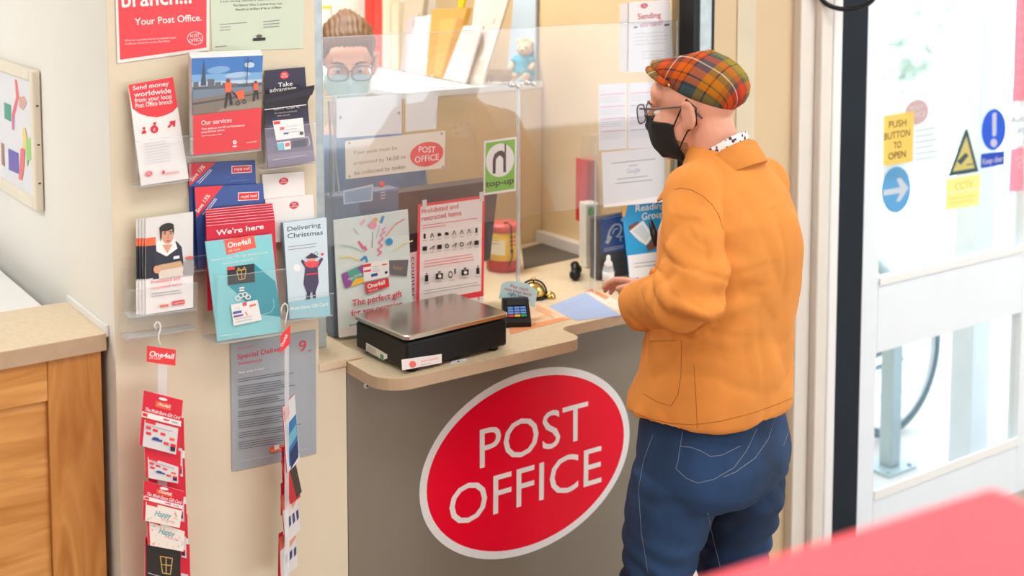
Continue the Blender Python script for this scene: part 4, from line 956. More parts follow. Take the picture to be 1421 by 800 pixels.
P.T('Reading', (881.5, 294), (922, 288.5), 9.5, W, .02); P.T('Group', (890, 305.5), (921, 301), 9.5, W, .02); P.lines((880, 366), (930, 360), 2, 5, G6, .9); P.Q([(876, 387), (886, 385.5), (886.4, 388), (876.2, 390)], BLUE)
tag(P.build('poster'), 'blue Reading Group poster standing on the counter in front of the sleeve', 'poster')
# handset
o = onz(798, 386, ZC)
ph = thing('phone_handset', 'black telephone handset lying by the right screen', 'telephone', o)
m = MB(); m.M = facing(o, -.5)
m.tube([(-.012, .03, .02), (-.010, .015, .034), (0, 0, .040), (.010, -.016, .026), (.012, -.022, .014)], [.010, .012, .012, .013, .012], BLACK, 12); m.build('grip', ph)
m = MB(); m.M = facing(o, -.5); m.ell((-.012, .034, .0165), (.017, .015, .016), BLACK); m.build('earpiece', ph)
m = MB(); m.M = facing(o, -.5); m.ell((.011, -.024, .0165), (.017, .015, .016), BLACK); m.build('mouthpiece', ph)

# papers taped behind the right screen
P = Print((873, 3), (930, 0), (935, 97), (872, 101), 2.7225, 2.7225, t=.002, paper=ink(240, 236, 238))
P.logo((894, 8), 5, 3.6, -.05, ink(206, 30, 70)); P.T('Sending', (885, 27), (917, 24), 8, ink(200, 36, 80), .01); P.T('abroad?', (888, 38), (920, 34.5), 7.5, ink(216, 120, 150), .01); P.lines((880, 47), (927, 44), 4, 5, G8, .8, ragged=.1); P.lines((890, 72), (925, 70), 3, 4.5, G8, .8); P.L((879, 38), (884, 37.5), 2.4, K); P.L((921, 35), (928, 34), 2.4, K)
tag(P.build('notice'), 'white hanging notice reading Sending abroad above the other sheets', 'notice')
P = Print((860, 6), (874, 3), (876, 99), (860, 99), 2.726, t=.001, paper=ink(232, 226, 222)); tag(P.build('notice'), 'blank rear flap of the hanging notice, at its left edge', 'notice')
for i, (x0, x1) in enumerate(((831, 870), (872, 912))):
    P = Print((x0, 118 - i * 2), (x1, 115 - i * 2), (x1, 206 - i * 2), (x0, 209 - i * 2), 2.7225, t=.0008, paper=ink(238, 236, 240))
    for k in range(4): P.L((x0 + 2, 132 + k * 17 - i * 2), (x1 - 3, 129.5 + k * 17 - i * 2), 2.0, ink(226, 190, 200) if k % 2 == 0 or i == 0 else ink(190, 196, 214)); P.lines((x0 + 2, 136 + k * 17 - i * 2), (x1 - 3, 134 + k * 17 - i * 2), 3, 3, G8, .6)
    tag(P.build('notice'), ('timetable sheet left of the other one, under the hanging notice', 'timetable sheet nearest the tartan cap, behind the screen')[i], 'notice', 'timetable sheets')
P = Print((835, 212), (922, 203), (924, 280), (838, 288), 2.7215, t=.0008, paper=ink(240, 238, 240))
P.lines((848, 227), (910, 220.5), 1, 3, G6, 1, ragged=.02); P.lines((872, 230.5), (886, 229), 1, 3, G6, 1); P.T('Google', (870, 241), (888, 238.5), 6.5, ink(160, 172, 200)); P.lines((856, 249), (904, 243.5), 1, 3, G6, 1); P.lines((853, 255), (906, 249.5), 1, 3, G6, 1, ragged=.02)
tag(P.build('notice'), 'white notice with a short grey text above the blue Reading Group poster', 'notice')

# red folder and white tub by the booth wall
a = onx(806, 328, 2.44)
m = MB(); m.box(2.462, 2.4995, a.y, a.y + .045, ZC + .12, ZC + .31, ink(200, 36, 46), .004); m.box(2.458, 2.462, a.y - .006, a.y + .05, ZC + .115, ZC + .315, ink(214, 44, 52), .001); tag(m.build('folder'), 'red folder hung on the booth side wall behind the right screen', 'folder')
o = onz(822, 372, ZC)
wb = thing('collection_box', 'narrow white box with a green top mark and a black slot, beside the red folder', 'box', o)
m = MB(); m.M = facing(o, .4); m.box(-.022, .022, 0, .05, 0, .20, mat('white_box', (232, 228, 220), rough=.4), .004); m.build('body', wb)
m = MB(); m.M = facing(o, .4); m.ell((-.006, -.0004, .175), (.011, .001, .014), ink(120, 190, 110)); m.build('green_mark', wb)
m = MB(); m.M = facing(o, .4); m.box(.002, .010, -.001, .001, .07, .12, K); m.build('slot', wb)

# collecting tin with yellow label
o = Vector((2.178, 3.145, ZC))
tn = thing('collecting_tin', 'red tin with a yellow label and black cord behind the screen', 'tin', o)
TRED = mat('tin_red', (190, 44, 40), rough=.35)
m = MB(); m.lathe([(0, 0), (.048, 0), (.052, .004), (.052, .03), (.050, .034), (.050, .13), (0, .13)], TRED, o); m.build('body', tn)
m = MB(); m.lathe([(.0505, .036), (.0512, .036), (.0512, .122), (.0505, .122)], mat('tin_yellow', (244, 196, 70), rough=.4), o); m.build('label', tn)
m = MB(); m.lathe([(.0, .13), (.053, .124), (.054, .128), (.054, .138), (.050, .144), (0, .146)], mat('tin_lid', (222, 96, 84), rough=.35), o); m.build('lid', tn)
m = MB()
rd = (CAM - o); rd.z = 0; rd.normalize(); sd = Vector((-rd.y, rd.x, 0))
def onlab(a, z, r=.0516): return o + (rd * math.cos(a) + sd * math.sin(a)) * r + Vector((0, 0, z))
def labpatch(a0, a1, z0, z1, mm, r):
    n = 8; m.add([onlab(a0 + (a1 - a0) * k / n, z0, r) for k in range(n + 1)] + [onlab(a0 + (a1 - a0) * k / n, z1, r) for k in range(n + 1)], [(k, k + 1, n + 2 + k, n + 1 + k) for k in range(n)], mm, True)
labpatch(-1.0, .1, .055, .1, ink(250, 240, 214), .0518)
for k in range(3): labpatch(.35, .8, .106 - k * .012, .111 - k * .012, ink(222, 110, 80), .0518); labpatch(-.8, -.3, .108 - k * .01, .110 - k * .01, ink(214, 140, 70), .052)
labpatch(.4, .62, .06, .072, ink(120, 110, 60), .0518)
m.build('label_print', tn)
m = MB(); m.tube([onlab(.1, .147, .02), onlab(.3, .152, .04), onlab(.42, .146, .0565), onlab(.46, .1, .0545), onlab(.5, .05, .0545), onlab(.3, .02, .0555)], .0018, K); m.build('cord', tn)

# screen monitor and postage display behind the glass
mo = thing('monitor', 'dark computer monitor turned away behind the posters', 'monitor', (1.80, 2.9, ZC))
MB1 = mat('monitor_shell', (52, 44, 40), rough=.38, var=.15)
a, b, c, d = ony(520, 262, 2.885), ony(692, 250, 2.885), ony(680, 346, 2.885), ony(522, 366, 2.885)
m = MB(); m.loft([[(a.x, 2.885, b.z), (b.x, 2.885, b.z), (c.x, 2.885, c.z - .03), (a.x, 2.885, c.z - .03)], [(a.x - .01, 2.908, b.z + .008), (b.x + .006, 2.908, b.z + .008), (c.x + .006, 2.908, c.z - .04), (a.x - .01, 2.908, c.z - .04)]], MB1, smooth=False); m.build('housing', mo)
m = MB(); m.box(1.76, 1.84, 2.909, 2.93, ZC + .008, 1.2, BLACK); m.build('neck', mo)
m = MB(); m.box(1.70, 1.90, 2.87, 3.0, ZC, ZC + .01, BLACK, .003); m.build('foot', mo)
dp = thing('postage_display', 'grey-blue postage unit with a small display and red button behind the screen', 'display unit', (1.53, 2.85, ZC))
BGR = mat('blue_grey_plastic', (92, 110, 138), rough=.35, var=.08)
m = MB(); m.box(1.437, 1.632, 2.826, 2.876, ZC, 1.415, BGR, .008); m.box(1.447, 1.62, 2.823, 2.8265, 1.10, 1.25, mat('blue_grey_dark', (84, 94, 112), rough=.4)); m.build('body', dp)
P = Print((476, 265), (518, 256), (517, 279), (477, 284), 2.8255, t=.001, paper=ink(200, 216, 232)); P.Q([(478, 267), (516, 258.8), (515, 277.4), (479, 282)], ink(146, 176, 206)); P.build('lcd', dp)
m = MB(); p = ony(529.5, 256, 2.825); m.ell(p, (.008, .004, .008), ink(240, 80, 84)); m.build('button', dp)
m = MB(); P = Print((527, 268), (537, 265), (537, 275), (527, 278), 2.8255, t=.0005, base=False); P.lines((528, 268), (536, 266), 3, 4, SILV, 1); P.build('markings', dp)
for i, (a, b) in enumerate((((456, 140), (461, 300)), ((460, 140), (470, 262)), ((466, 133), (463, 250)))):
    m = MB(); p, q = ony(*a, 2.83), ony(*b, 2.84); m.tube([p, p.lerp(q, .3) + Vector((.003, .002, 0)), p.lerp(q, .7) - Vector((.003, 0, 0)), q, Vector((q.x, q.y + .01, ZC + .005))], .0028, ink(176, 182, 190) if i else ink(120, 120, 128)); tag(m.build('cable'), ('grey cable hanging closest to the steel post', 'pale cable hanging in the middle by the steel post', 'pale cable hanging beside the blank white plate')[i], 'cable', 'cables behind the screen')
# ------------------------------------------------------------------ booth furniture behind the glass
ZT = 1.585
cb = thing('booth_cabinet', 'beige cabinet with a white top carrying the brochures behind the screen', 'cabinet', (2.2, 3.9, 0))
m = MB(); m.box(1.965, 2.498, 3.382, 4.55, 0, ZT - .022, BEIGE, .002); m.build('carcass', cb)
m = MB(); m.box(1.955, 2.499, 3.376, 4.56, ZT - .0215, ZT - .0005, WHITE, .002); m.build('top_board', cb)
XS = 2.285


def stand(name, label, cat, tl, tr, br, bl, paper, t=.012, group=None, X=XS, side=None):
    P = Print(tl, tr, br, bl, 0, t=t, paper=paper, side=side, pts=[onx(*bl, X), onx(*br, X), onx(*tl, X)])
    return P, name, label, cat, group


def fin(a): return tag(a[0].build(a[1]), a[2], a[3], a[4])


CREAM = ink(228, 214, 186); TAN = ink(208, 176, 124); BROWN = ink(216, 166, 88); OFFW = ink(240, 234, 228)
fin(stand('ring_binder', 'tall red binder nearest the clerk', 'binder', (506, -60), (517, -60), (517, 90), (506, 88), ink(224, 44, 40), .05, 'red binders'))
fin(stand('ring_binder', 'tall red binder touching the cream files', 'binder', (518, -60), (529, -60), (529, 92.5), (518, 90.2), ink(236, 60, 50), .05, 'red binders'))
fin(stand('file', 'cream file standing right of the red binders', 'file', (530.5, -40), (541, -40), (541, 94.8), (530.5, 93), CREAM, .04, 'files'))
fin(stand('file', 'narrow tan file between cream and grey ones', 'file', (543, 6), (553, 3), (553, 97), (543, 95), ink(222, 206, 178), .03, 'files'))
fin(stand('envelope', 'orange-brown envelope poking out behind the tan file', 'envelope', (546, 5), (560, 4), (553, 97.2), (549, 96.2), TAN, .004, None, XS + .02))
fin(stand('booklet', 'grey-beige booklet leaning behind the white letters', 'booklet', (562, -30), (592, -30), (576, 101.5), (556, 97.8), ink(206, 190, 166), .02))
fin(stand('letter', 'mauve-grey sheet leaning just left of the white letters', 'letter', (566, 24), (580, 20), (574, 101.2), (556, 97.6), ink(206, 190, 190), .006, None, XS - .01))
a = stand('letter', 'white printed letter standing left of the padded envelope', 'letter', (577, 24), (594, 22), (589, 103.8), (563, 99), W, .008, 'white letters', XS - .02); a[0].lines((572, 29), (582, 28), 4, 2.6, G6, .8); fin(a)
fin(stand('letter', 'white letter tucked against the padded envelope', 'letter', (592, 22), (606, 19), (600, 106), (585, 103), OFFW, .008, 'white letters', XS - .018))
a = stand('padded_envelope', 'brown padded envelope standing in the row of letters', 'envelope', (599, 13), (648, 11), (620, 109.5), (591, 104.2), BROWN, .02, None, XS - .03, ink(226, 176, 70)); a[0].Q([(611, 27), (634, 25), (612, 106), (602, 105)], ink(230, 180, 104)); a[0].Q([(634, 25), (643, 26), (620, 107), (612, 106)], ink(200, 150, 86)); fin(a)
fin(stand('padded_envelope', 'yellow envelope behind the brown padded one', 'envelope', (640, -40), (656, -44), (641, 14), (633, 30), ink(240, 206, 40), .01, None, XS + .03))
fin(stand('card_sheet', 'white board leaning in front of the tall white board', 'board', (643, 36), (670, 36), (645, 115.0), (615, 109.2), OFFW, .008, 'white boards', XS - .04))
a = stand('card_sheet', 'tall white board with a small slot, at the end of the row', 'board', (664, -40), (720, -48), (668, 118.6), (645, 114), ink(240, 228, 214), .01, 'white boards', XS - .02); a[0].path([(684, 34), (687, 26)], 1.6, ink(190, 170, 150)); fin(a)
fin(stand('card_sheet', 'pale blue board standing behind the teddy bear', 'board', (718, -60), (744, -60), (742, 117), (702, 112), ink(196, 216, 232), .008, None, XS + .20))
m = MB(); p0, p1 = onx(496, 70, 2.1), onx(505, 70, 2.1)
# shelving at the very back with boxes
sh = thing('back_shelf', 'dark shelf unit at the back above the clerk', 'shelf', (1.9, 4.4, 0))
m = MB(); m.box(1.30, 1.95, 4.56, 4.595, 0, 2.3, ink(70, 58, 54)); m.build('back_panel', sh)
for z in (.5, 1.0, 1.62): 
    m = MB(); m.box(1.30, 1.95, 4.3, 4.558, z, z + .02, ink(78, 66, 60)); m.build('shelf_board', sh)
m = MB(); a, b = ony(449, 60, 4.32), ony(498, 60, 4.32); c = ony(466, 3, 4.32); z = 1.6405
m.box(a.x - .05, a.x + .035, 4.325, 4.5, z, ony(455, 6, 4.32).z, ink(246, 240, 226), .003); m.box(a.x - .05, a.x + .035, 4.3235, 4.325, ony(455, 12, 4.32).z, ony(455, 8, 4.32).z, ink(250, 210, 40)); tag(m.build('carton'), 'white carton with a yellow band behind the clerk, next to the post', 'box', 'cartons on the back shelf')
m = MB(); m.box(a.x + .04, b.x, 4.32, 4.5, z, c.z, ink(240, 232, 222), .004); m.box(a.x + .06, b.x - .03, 4.3185, 4.32, c.z - .08, c.z - .03, ink(232, 236, 214)); tag(m.build('carton'), 'cream carton directly above the hair of the clerk', 'box', 'cartons on the back shelf')

# teddy bear and little wooden cart
o = ony(727, 122, 3.44); o.z = ZT
td = thing('teddy_bear', 'small teddy bear in a turquoise knitted dress on the cabinet', 'soft toy', o)
FT = facing(o, -.3); FUR = mat('toy_fur', (226, 196, 160), rough=.95, bump=.6, bscale=500)
def fuse(mb, voxel, it=4, fac=.5):
    me = bpy.data.meshes.new('tmp'); me.from_pydata(mb.v, [], mb.f); me.update()
    ob = bpy.data.objects.new('tmp', me); COL.objects.link(ob)
    r = ob.modifiers.new('r', 'REMESH'); r.mode = 'VOXEL'; r.voxel_size = voxel
    s_ = ob.modifiers.new('s', 'SMOOTH'); s_.iterations = it; s_.factor = fac
    dg = bpy.context.evaluated_depsgraph_get(); dg.update()
    e = bpy.data.meshes.new_from_object(ob.evaluated_get(dg))
    n = len(e.vertices); co = np.empty(n * 3, np.float32); e.vertices.foreach_get('co', co)
    no = np.empty(n * 3, np.float32); e.vertices.foreach_get('normal', no)
    F = [tuple(p.vertices) for p in e.polygons]
    bpy.data.objects.remove(ob); bpy.data.meshes.remove(me); bpy.data.meshes.remove(e)
    return co.reshape(-1, 3), no.reshape(-1, 3), F


m = MB(); m.M = FT
m.ell((0, 0, .052), (.026, .022, .034), FUR); m.ell((.004, -.004, .106), (.027, .025, .026), FUR); m.ell((.004, -.028, .101), (.012, .01, .01), FUR)
for s_ in (-1, 1):
    m.ell((.004 + s_ * .021, 0, .128), (.010, .006, .010), FUR); m.tube([(s_ * .02, -.004, .072), (s_ * .036, -.016, .056), (s_ * .034, -.032, .046)], [.010, .0095, .009], FUR, 10); m.ell((s_ * .034, -.034, .045), (.010, .010, .010), FUR)
    m.tube([(s_ * .014, -.008, .026), (s_ * .020, -.034, .016), (s_ * .020, -.052, .014)], [.012, .012, .011], FUR, 10); m.ell((s_ * .020, -.054, .016), (.012, .009, .0155), FUR)
V, N_, F = fuse(m, .0025, 2); m = MB(); m.add(V, F, FUR, True); m.build('body', td)
TQ = mat('turquoise_knit', (70, 170, 196), rough=.95, bump=.8, bscale=260)
m = MB(); m.M = FT; m.lathe([(.020, .084), (.029, .078), (.031, .06), (.036, .036), (.042, .024), (.040, .022), (.028, .05), (.018, .082)], TQ, n=24); m.build('knitted_dress', td)
for s_ in (-1, 1):
    m = MB(); m.M = FT; m.tube([(s_ * .018, -.003, .075), (s_ * .034, -.014, .06)], [.0135, .0135], TQ, 12); m.build('sleeve', td)
    m = MB(); m.M = FT; m.ell((.004 + s_ * .010, -.0265, .112), (.003, .0026, .003), K); m.build('eye', td)
m = MB(); m.M = FT; m.ell((.004, -.0375, .104), (.004, .003, .003), K); m.build('nose', td)
m = MB(); m.M = FT; m.ell((.004, .004, .128), (.016, .014, .012), mat('orange_wool', (236, 160, 90), rough=.95, bump=.8, bscale=400)); m.build('hair_tuft', td)
o = ony(690, 119, 3.415); o.z = ZT
ct = thing('wooden_cart', 'tiny wooden handcart in front of the teddy bear', 'toy cart', o); CW = mat('cart_wood', (206, 176, 140), rough=.6, var=.12, scale=40)
FT = facing(o, -.1)
m = MB(); m.M = FT
for z in (.012, .024, .036): m.box(-.045, .045, -.02, -.017, z, z + .008, CW); m.box(-.045, .045, .017, .02, z, z + .008, CW); m.box(-.047, -.044, -.02, .02, z, z + .008, CW); m.box(.044, .047, -.02, .02, z, z + .008, CW)
m.box(-.045, .045, -.02, .02, .008, .012, CW); m.build('crate', ct)
for x in (-.025, .03):
    m = MB(); m.M = FT @ Matrix.Translation((x, -.026, .018)) @ Matrix.Rotation(PI / 2, 4, 'X'); R_ = .018
    m.tube([(R_ * .85 * math.cos(2 * PI * k / 20), R_ * .85 * math.sin(2 * PI * k / 20), 0) for k in range(20)], .0026, CW, 6, closed=True)
    for k in range(3): m.tube([(-R_ * .8 * math.cos(PI * k / 3), -R_ * .8 * math.sin(PI * k / 3), 0), (R_ * .8 * math.cos(PI * k / 3), R_ * .8 * math.sin(PI * k / 3), 0)], .0016, CW, 5)
    m.build('wheel', ct)
m = MB(); m.M = FT; m.tube([(.045, 0, .02), (.075, -.004, .03), (.09, -.006, .05)], .0024, CW); m.build('handle', ct)

# ------------------------------------------------------------------ door signs
def dsign(tl, tr, br, bl, paper, Y=YP + .0172, t=.0006): return Print(tl, tr, br, bl, Y, t=t, paper=paper)
BACKLIT = True
YL = ink(255, 228, 128)
W0, K0, G60 = W, K, G6
W = ink(246, 244, 242); K = ink(26, 24, 26); G6 = ink(150, 148, 150)
P = Print((1226, 140), (1306, 128), (1306, 240), (1226, 250), YP + .0276, t=.0006, paper=ink(250, 250, 250)); P.E((1272, 156), 16, 17, ink(240, 196, 194), -.15); P.T('POST', (1263, 155), (1281, 152), 7, W); P.T('OFFICE', (1260, 165), (1284, 161), 7, W); P.lines((1270, 182), (1300, 177), 6, 8, ink(214, 218, 224), 1.6, ragged=.2)
tag(P.build('notice'), 'pale sheet with a faded pink oval on the outer side of the door glass', 'notice')
P = dsign((1226, 162), (1268.5, 154.5), (1266.5, 224), (1225, 231), YL)
for s_, a, b in (('PUSH', (1233.5, 178), (1257.5, 174.5)), ('BUTTON', (1227, 194.6), (1262.5, 188.5)), ('TO', (1240, 207), (1250.5, 205)), ('OPEN', (1232.5, 222), (1256.5, 218))): P.T(s_, a, b, 9.5, ink(60, 56, 44))
tag(P.build('sign'), 'yellow PUSH BUTTON TO OPEN sign on the door glass', 'sign')
P = Print((1224, 232), (1264, 232), (1264, 296), (1224, 296), YP + .0172, base=False)
P.prism([P.at(1243.5 + 20 * math.cos(2 * PI * k / 40), 263.5 - 32 * math.sin(2 * PI * k / 40) - .12 * 20 * math.cos(2 * PI * k / 40)) for k in range(40)], -.0006, 0, ink(116, 186, 226)); P.z = 0
P.Q([(1226, 264), (1249, 260), (1244, 248.5), (1250, 247), (1261, 261), (1249, 279.5), (1243.5, 280), (1249, 268), (1226, 272)], W)
tag(P.build('sign'), 'round light blue sign with a white arrow on the door glass', 'sign')
P = dsign((1340, 180), (1342.5, 180), (1358, 238), (1316, 245), ink(70, 104, 112)); P.Q([(1341, 189), (1352.5, 233.5), (1322, 238.5)], ink(254, 238, 150)); P.Q([(1328, 224), (1340, 212), (1344, 216), (1333, 229)], ink(90, 110, 116)); P.L((1341, 229), (1350, 227.5), 1.6, G6)
tag(P.build('sign'), 'yellow triangular camera warning sign on the door glass', 'sign')
P = dsign((1313, 249), (1361, 241.5), (1359, 284), (1312, 292), ink(248, 238, 170)); P.T('CCTV', (1325, 264), (1350, 260), 10, ink(214, 200, 130), .01); P.Q([(1312.6, 268), (1360, 260.5), (1360, 262.5), (1312.6, 270)], W); P.lines((1316, 277), (1354, 271), 2, 6, ink(236, 222, 140), 1.6)
tag(P.build('sign'), 'pale yellow CCTV plate under the triangular sign', 'sign')
P = Print((1362, 150), (1396, 150), (1396, 210), (1362, 210), YP + .0172, base=False)
P.prism([P.at(1379 + 16.8 * math.cos(2 * PI * k / 40), 180 - 28.5 * math.sin(2 * PI * k / 40) - .12 * 16.8 * math.cos(2 * PI * k / 40)) for k in range(40)], -.0006, 0, ink(48, 112, 222)); P.z = 0
P.Q([(1377, 158), (1380, 156), (1383, 157), (1382.5, 187), (1380, 190), (1377, 188.5)], W); P.E((1379, 198.5), 4.6, 6, W); 
tag(P.build('sign'), 'round blue sign with a white exclamation mark on the door glass', 'sign')
P = dsign((1361.5, 214), (1394, 209.5), (1393.5, 228.5), (1361, 234), ink(44, 92, 204)); P.T('Keep clear', (1363.5, 228.5), (1392, 223.5), 8, W, .03)
tag(P.build('sign'), 'small blue plate reading Keep clear under the exclamation sign', 'sign')
P = dsign((1399, 150), (1462, 140), (1461, 196), (1398, 204), ink(246, 248, 250)); P.T('Automatic', (1402.5, 171), (1450, 163.5), 8, ink(110, 130, 150)); P.T('door', (1411, 185), (1432, 182), 8, ink(110, 130, 150))
tag(P.build('sign'), 'white Automatic door sign at the right photo edge', 'sign')
P = dsign((1412, -60), (1470, -70), (1466, 132), (1405, 142), ink(255, 168, 186))
for k in range(8): P.T('Drop off here', (1414 - k * .6, 22 + k * 15), (1460, 15 + k * 15), 7, ink(252, 200, 210), .02)
tag(P.build('poster'), 'tall pink poster on the door glass at the right photo edge', 'poster')
P = dsign((1403, 207), (1460, 199), (1458, 259), (1400, 267), ink(255, 176, 194)); P.path([(1409, 222), (1416, 217), (1420, 222), (1412, 230), (1418, 234)], 3, ink(254, 214, 224))
tag(P.build('poster'), 'small pink poster beneath the Automatic door sign', 'poster')
BACKLIT = False; W, K, G6 = W0, K0, G60
# cable loop above the dark upright
m = MB(); c = ony(1176, -10, YP - .10); ax = Vector((.8185, -.5745, 0)); sc_ = 4.0 / CF
m.tube([c + ax * (37 * sc_ * math.cos(t)) + Vector((0, 0, 22 * sc_ * math.sin(t))) for t in [2 * PI * k / 36 for k in range(36)]], .0075, BLACK, 10, closed=True)
m.tube([c + Vector((0, 0, 22 * sc_)), c + Vector((0, .02, .3)), Vector((c.x, YP - .03, c.z + .45))], .0075, BLACK, 10)
tag(m.build('cable_loop'), 'black cable loop hanging over the dark upright at the top', 'cable')

# ------------------------------------------------------------------ bicycle and rack outside
bk = thing('bicycle', 'bicycle parked outside behind the lower door pane', 'bicycle', (4.0, 3.34, -.02))
BM = Matrix.Translation((4.28, 3.34, -.02)) @ Matrix.Rotation(math.radians(184), 4, 'Z') @ Matrix.Translation((1.05, 0, 0))
TY = mat('tyre_rubber', (84, 110, 122), rough=.8); FRM = mat('bicycle_frame', (90, 130, 150), rough=.4); CHR = mat('spoke_steel', (190, 200, 206), rough=.3, metal=.8)
for k, x in enumerate((0.0, -1.05)):
    w = MB(); w.M = BM @ Matrix.Translation((x, 0, .345)) @ Matrix.Rotation(PI / 2, 4, 'X')
    w.tube([(.325 * math.cos(2 * PI * i / 56), .325 * math.sin(2 * PI * i / 56), 0) for i in range(56)], .019, TY, 10, closed=True); wt = w.build('wheel', bk)
    r_ = MB(); r_.M = w.M; r_.tube([(.302 * math.cos(2 * PI * i / 56), .302 * math.sin(2 * PI * i / 56), 0) for i in range(56)], .010, CHR, 8, closed=True); r_.build('rim', wt)
    s_ = MB(); s_.M = w.M
    for i in range(18): s_.tube([(.02 * math.cos(i), .02 * math.sin(i), .02 * (-1) ** i), (.30 * math.cos(2 * PI * i / 18), .30 * math.sin(2 * PI * i / 18), 0)], .0018, CHR, 5)
    s_.lathe([(0, -.035), (.018, -.035), (.018, .035), (0, .035)], CHR, n=14); s_.build('spokes', wt)
m = MB(); m.M = BM
for a, b, r in (((-.15, 0, .95), (-.42, 0, .31), .017), ((-.42, 0, .31), (-.62, 0, .85), .016), ((-.62, 0, .85), (-.17, 0, .88), .015), ((-.42, 0, .31), (-1.05, .05, .345), .010), ((-.42, 0, .31), (-1.05, -.05, .345), .010), ((-.60, 0, .80), (-1.05, .05, .345), .009), ((-.60, 0, .80), (-1.05, -.05, .345), .009), ((-.15, 0, .95), (-.13, .05, .72), .016), ((-.15, 0, .95), (-.13, -.05, .72), .016), ((-.13, .05, .72), (0, .05, .345), .011), ((-.13, -.05, .72), (0, -.05, .345), .011)): m.tube([a, b], r, FRM, 10)
m.build('frame', bk)
m = MB(); m.M = BM; m.tube([(-.16, 0, .94), (-.18, 0, 1.02), (-.15, -.10, 1.05), (-.2, -.28, 1.04)], .012, CHR); m.tube([(-.18, 0, 1.02), (-.15, .10, 1.05), (-.2, .28, 1.04)], .012, CHR); m.build('handlebar', bk)
m = MB(); m.M = BM; m.ell((-.66, 0, .94), (.13, .07, .03), DARK); m.tube([(-.62, 0, .84), (-.65, 0, .93)], .013, CHR); m.build('saddle', bk)
m = MB(); m.M = BM @ Matrix.Translation((-.42, -.06, .31)) @ Matrix.Rotation(PI / 2, 4, 'X'); m.lathe([(0, 0), (.09, 0), (.09, .006), (0, .006)], CHR); m.tube([(0, 0, .01), (.12, -.12, .02)], .01, CHR); m.tube([(.12, -.12, 0), (.12, -.12, .10)], .012, DARK); m.build('crank', bk)
rk = thing('cycle_rack', 'pale steel cycle rack post on a base plate outside the door', 'cycle rack', (3.98, 3.10, -.02))
RK = mat('rack_steel', (176, 196, 204), rough=.45, metal=.2)
a = onz(1236, 648, -.02)
m = MB(); m.M = Matrix.Translation(a); m.box(-.10, .07, -.07, .07, 0, .012, RK, .002); m.build('base_plate', rk)
for q in ((-.08, -.05), (.05, -.05), (-.08, .05), (.05, .05)):
    m = MB(); m.M = Matrix.Translation(a); m.lathe([(0, .012), (.009, .012), (.009, .02), (0, .021)], RK, (q[0], q[1], 0), 8); m.build('bolt', rk)
m = MB(); m.M = Matrix.Translation(a); m.box(-.038, .022, -.03, .03, .0121, .75, RK, .006); m.build('upright', rk)
m = MB(); m.M = Matrix.Translation(a); m.tube([(-.01, 0, .74), (-.01, .1, .82), (-.01, .5, .84), (-.01, .62, .76), (-.01, .64, 0)], .024, RK); m.build('hoop', rk)
m = MB(); LF = mat('pale_foliage', (224, 236, 226), rough=.9, var=.12)
for k in range(420):
    x = random.uniform(8.4, 14); m.ell((x, random.uniform(9.6, 10.4), random.uniform(.2, 1.2 + .9 * abs(math.sin(x * 1.7)))), (random.uniform(.06, .17), random.uniform(.06, .17), random.uniform(.05, .2)), LF, nu=6, nv=4)
tag(m.build('hedge'), 'pale green hedge far outside beyond the door', 'hedge', kind='stuff')

# ------------------------------------------------------------------ red display stand close to the viewer
ds = thing('display_stand', 'bright red display stand top close to the viewer, bottom right corner', 'display stand', (.5, .35, 0))
RD = mat('red_stand', (250, 84, 98), rough=.5, var=.02)
cc = ond(1377, 671, 1.1); qq = onz(962, 800, cc.z); dx = (qq - cc).normalized(); dy_ = Vector((-dx.y, dx.x, 0))
if dy_.y > 0: dy_ = -dy_
DM = Matrix(((dx.x, dy_.x, 0, cc.x), (dx.y, dy_.y, 0, cc.y), (0, 0, 1, 0), (0, 0, 0, 1)))
m = MB(); m.M = DM; m.box(0, .85, 0, .48, cc.z - .05, cc.z, RD, .010, 3); m.build('top_board', ds)
m = MB(); m.M = DM; m.box(.02, .83, .02, .46, .03, cc.z - .0505, RD, .008); m.build('column', ds)
m = MB(); m.M = DM; m.box(-.02, .87, -.02, .50, 0, .0295, DARK, .006); m.build('base', ds)
# ------------------------------------------------------------------ people
def frame(O, head, pitch=0.0, roll=0.0):
    F = Vector((math.cos(head), math.sin(head), 0)); R_ = Vector((F.y, -F.x, 0))
    M = Matrix(((R_.x, F.x, 0, O[0]), (R_.y, F.y, 0, O[1]), (0, 0, 1, O[2]), (0, 0, 0, 1)))
    return M @ Matrix.Rotation(pitch, 4, 'X') @ Matrix.Rotation(roll, 4, 'Y')


def head_parts(m, M):
    m.M = M
    E_ = lambda c, r, rot=None: m.ell(c, r, SKIN, rot, 20, 14)
    E_((0, -.012, .030), (.076, .097, .080)); E_((0, .028, -.035), (.063, .066, .082)); E_((0, .070, -.092), (.030, .026, .026)); E_((0, .03, -.075), (.054, .058, .042))
    E_((0, .088, .022), (.050, .016, .014)); E_((0, .070, .045), (.058, .03, .035)); E_((0, .103, -.012), (.010, .018, .030)); E_((0, .113, -.032), (.016, .014, .012))
    for s_ in (-1, 1):
        E_((s_ * .040, .064, -.026), (.024, .028, .028)); E_((s_ * .010, .103, -.036), (.009, .012, .009))
        rt = Matrix.Rotation(s_ * .32, 3, 'Z') @ Matrix.Rotation(-.12, 3, 'X')
        E_((s_ * .083, -.014, -.008), (.0085, .021, .034), rt); E_((s_ * .090, -.024, .000), (.006, .010, .028), rt); E_((s_ * .090, -.012, .020), (.006, .014, .008), rt); E_((s_ * .078, -.002, -.032), (.007, .010, .012), rt)
    E_((0, .092, -.062), (.024, .012, .006)); E_((0, .091, -.071), (.021, .012, .007))
    m.M = Matrix.Identity(4)


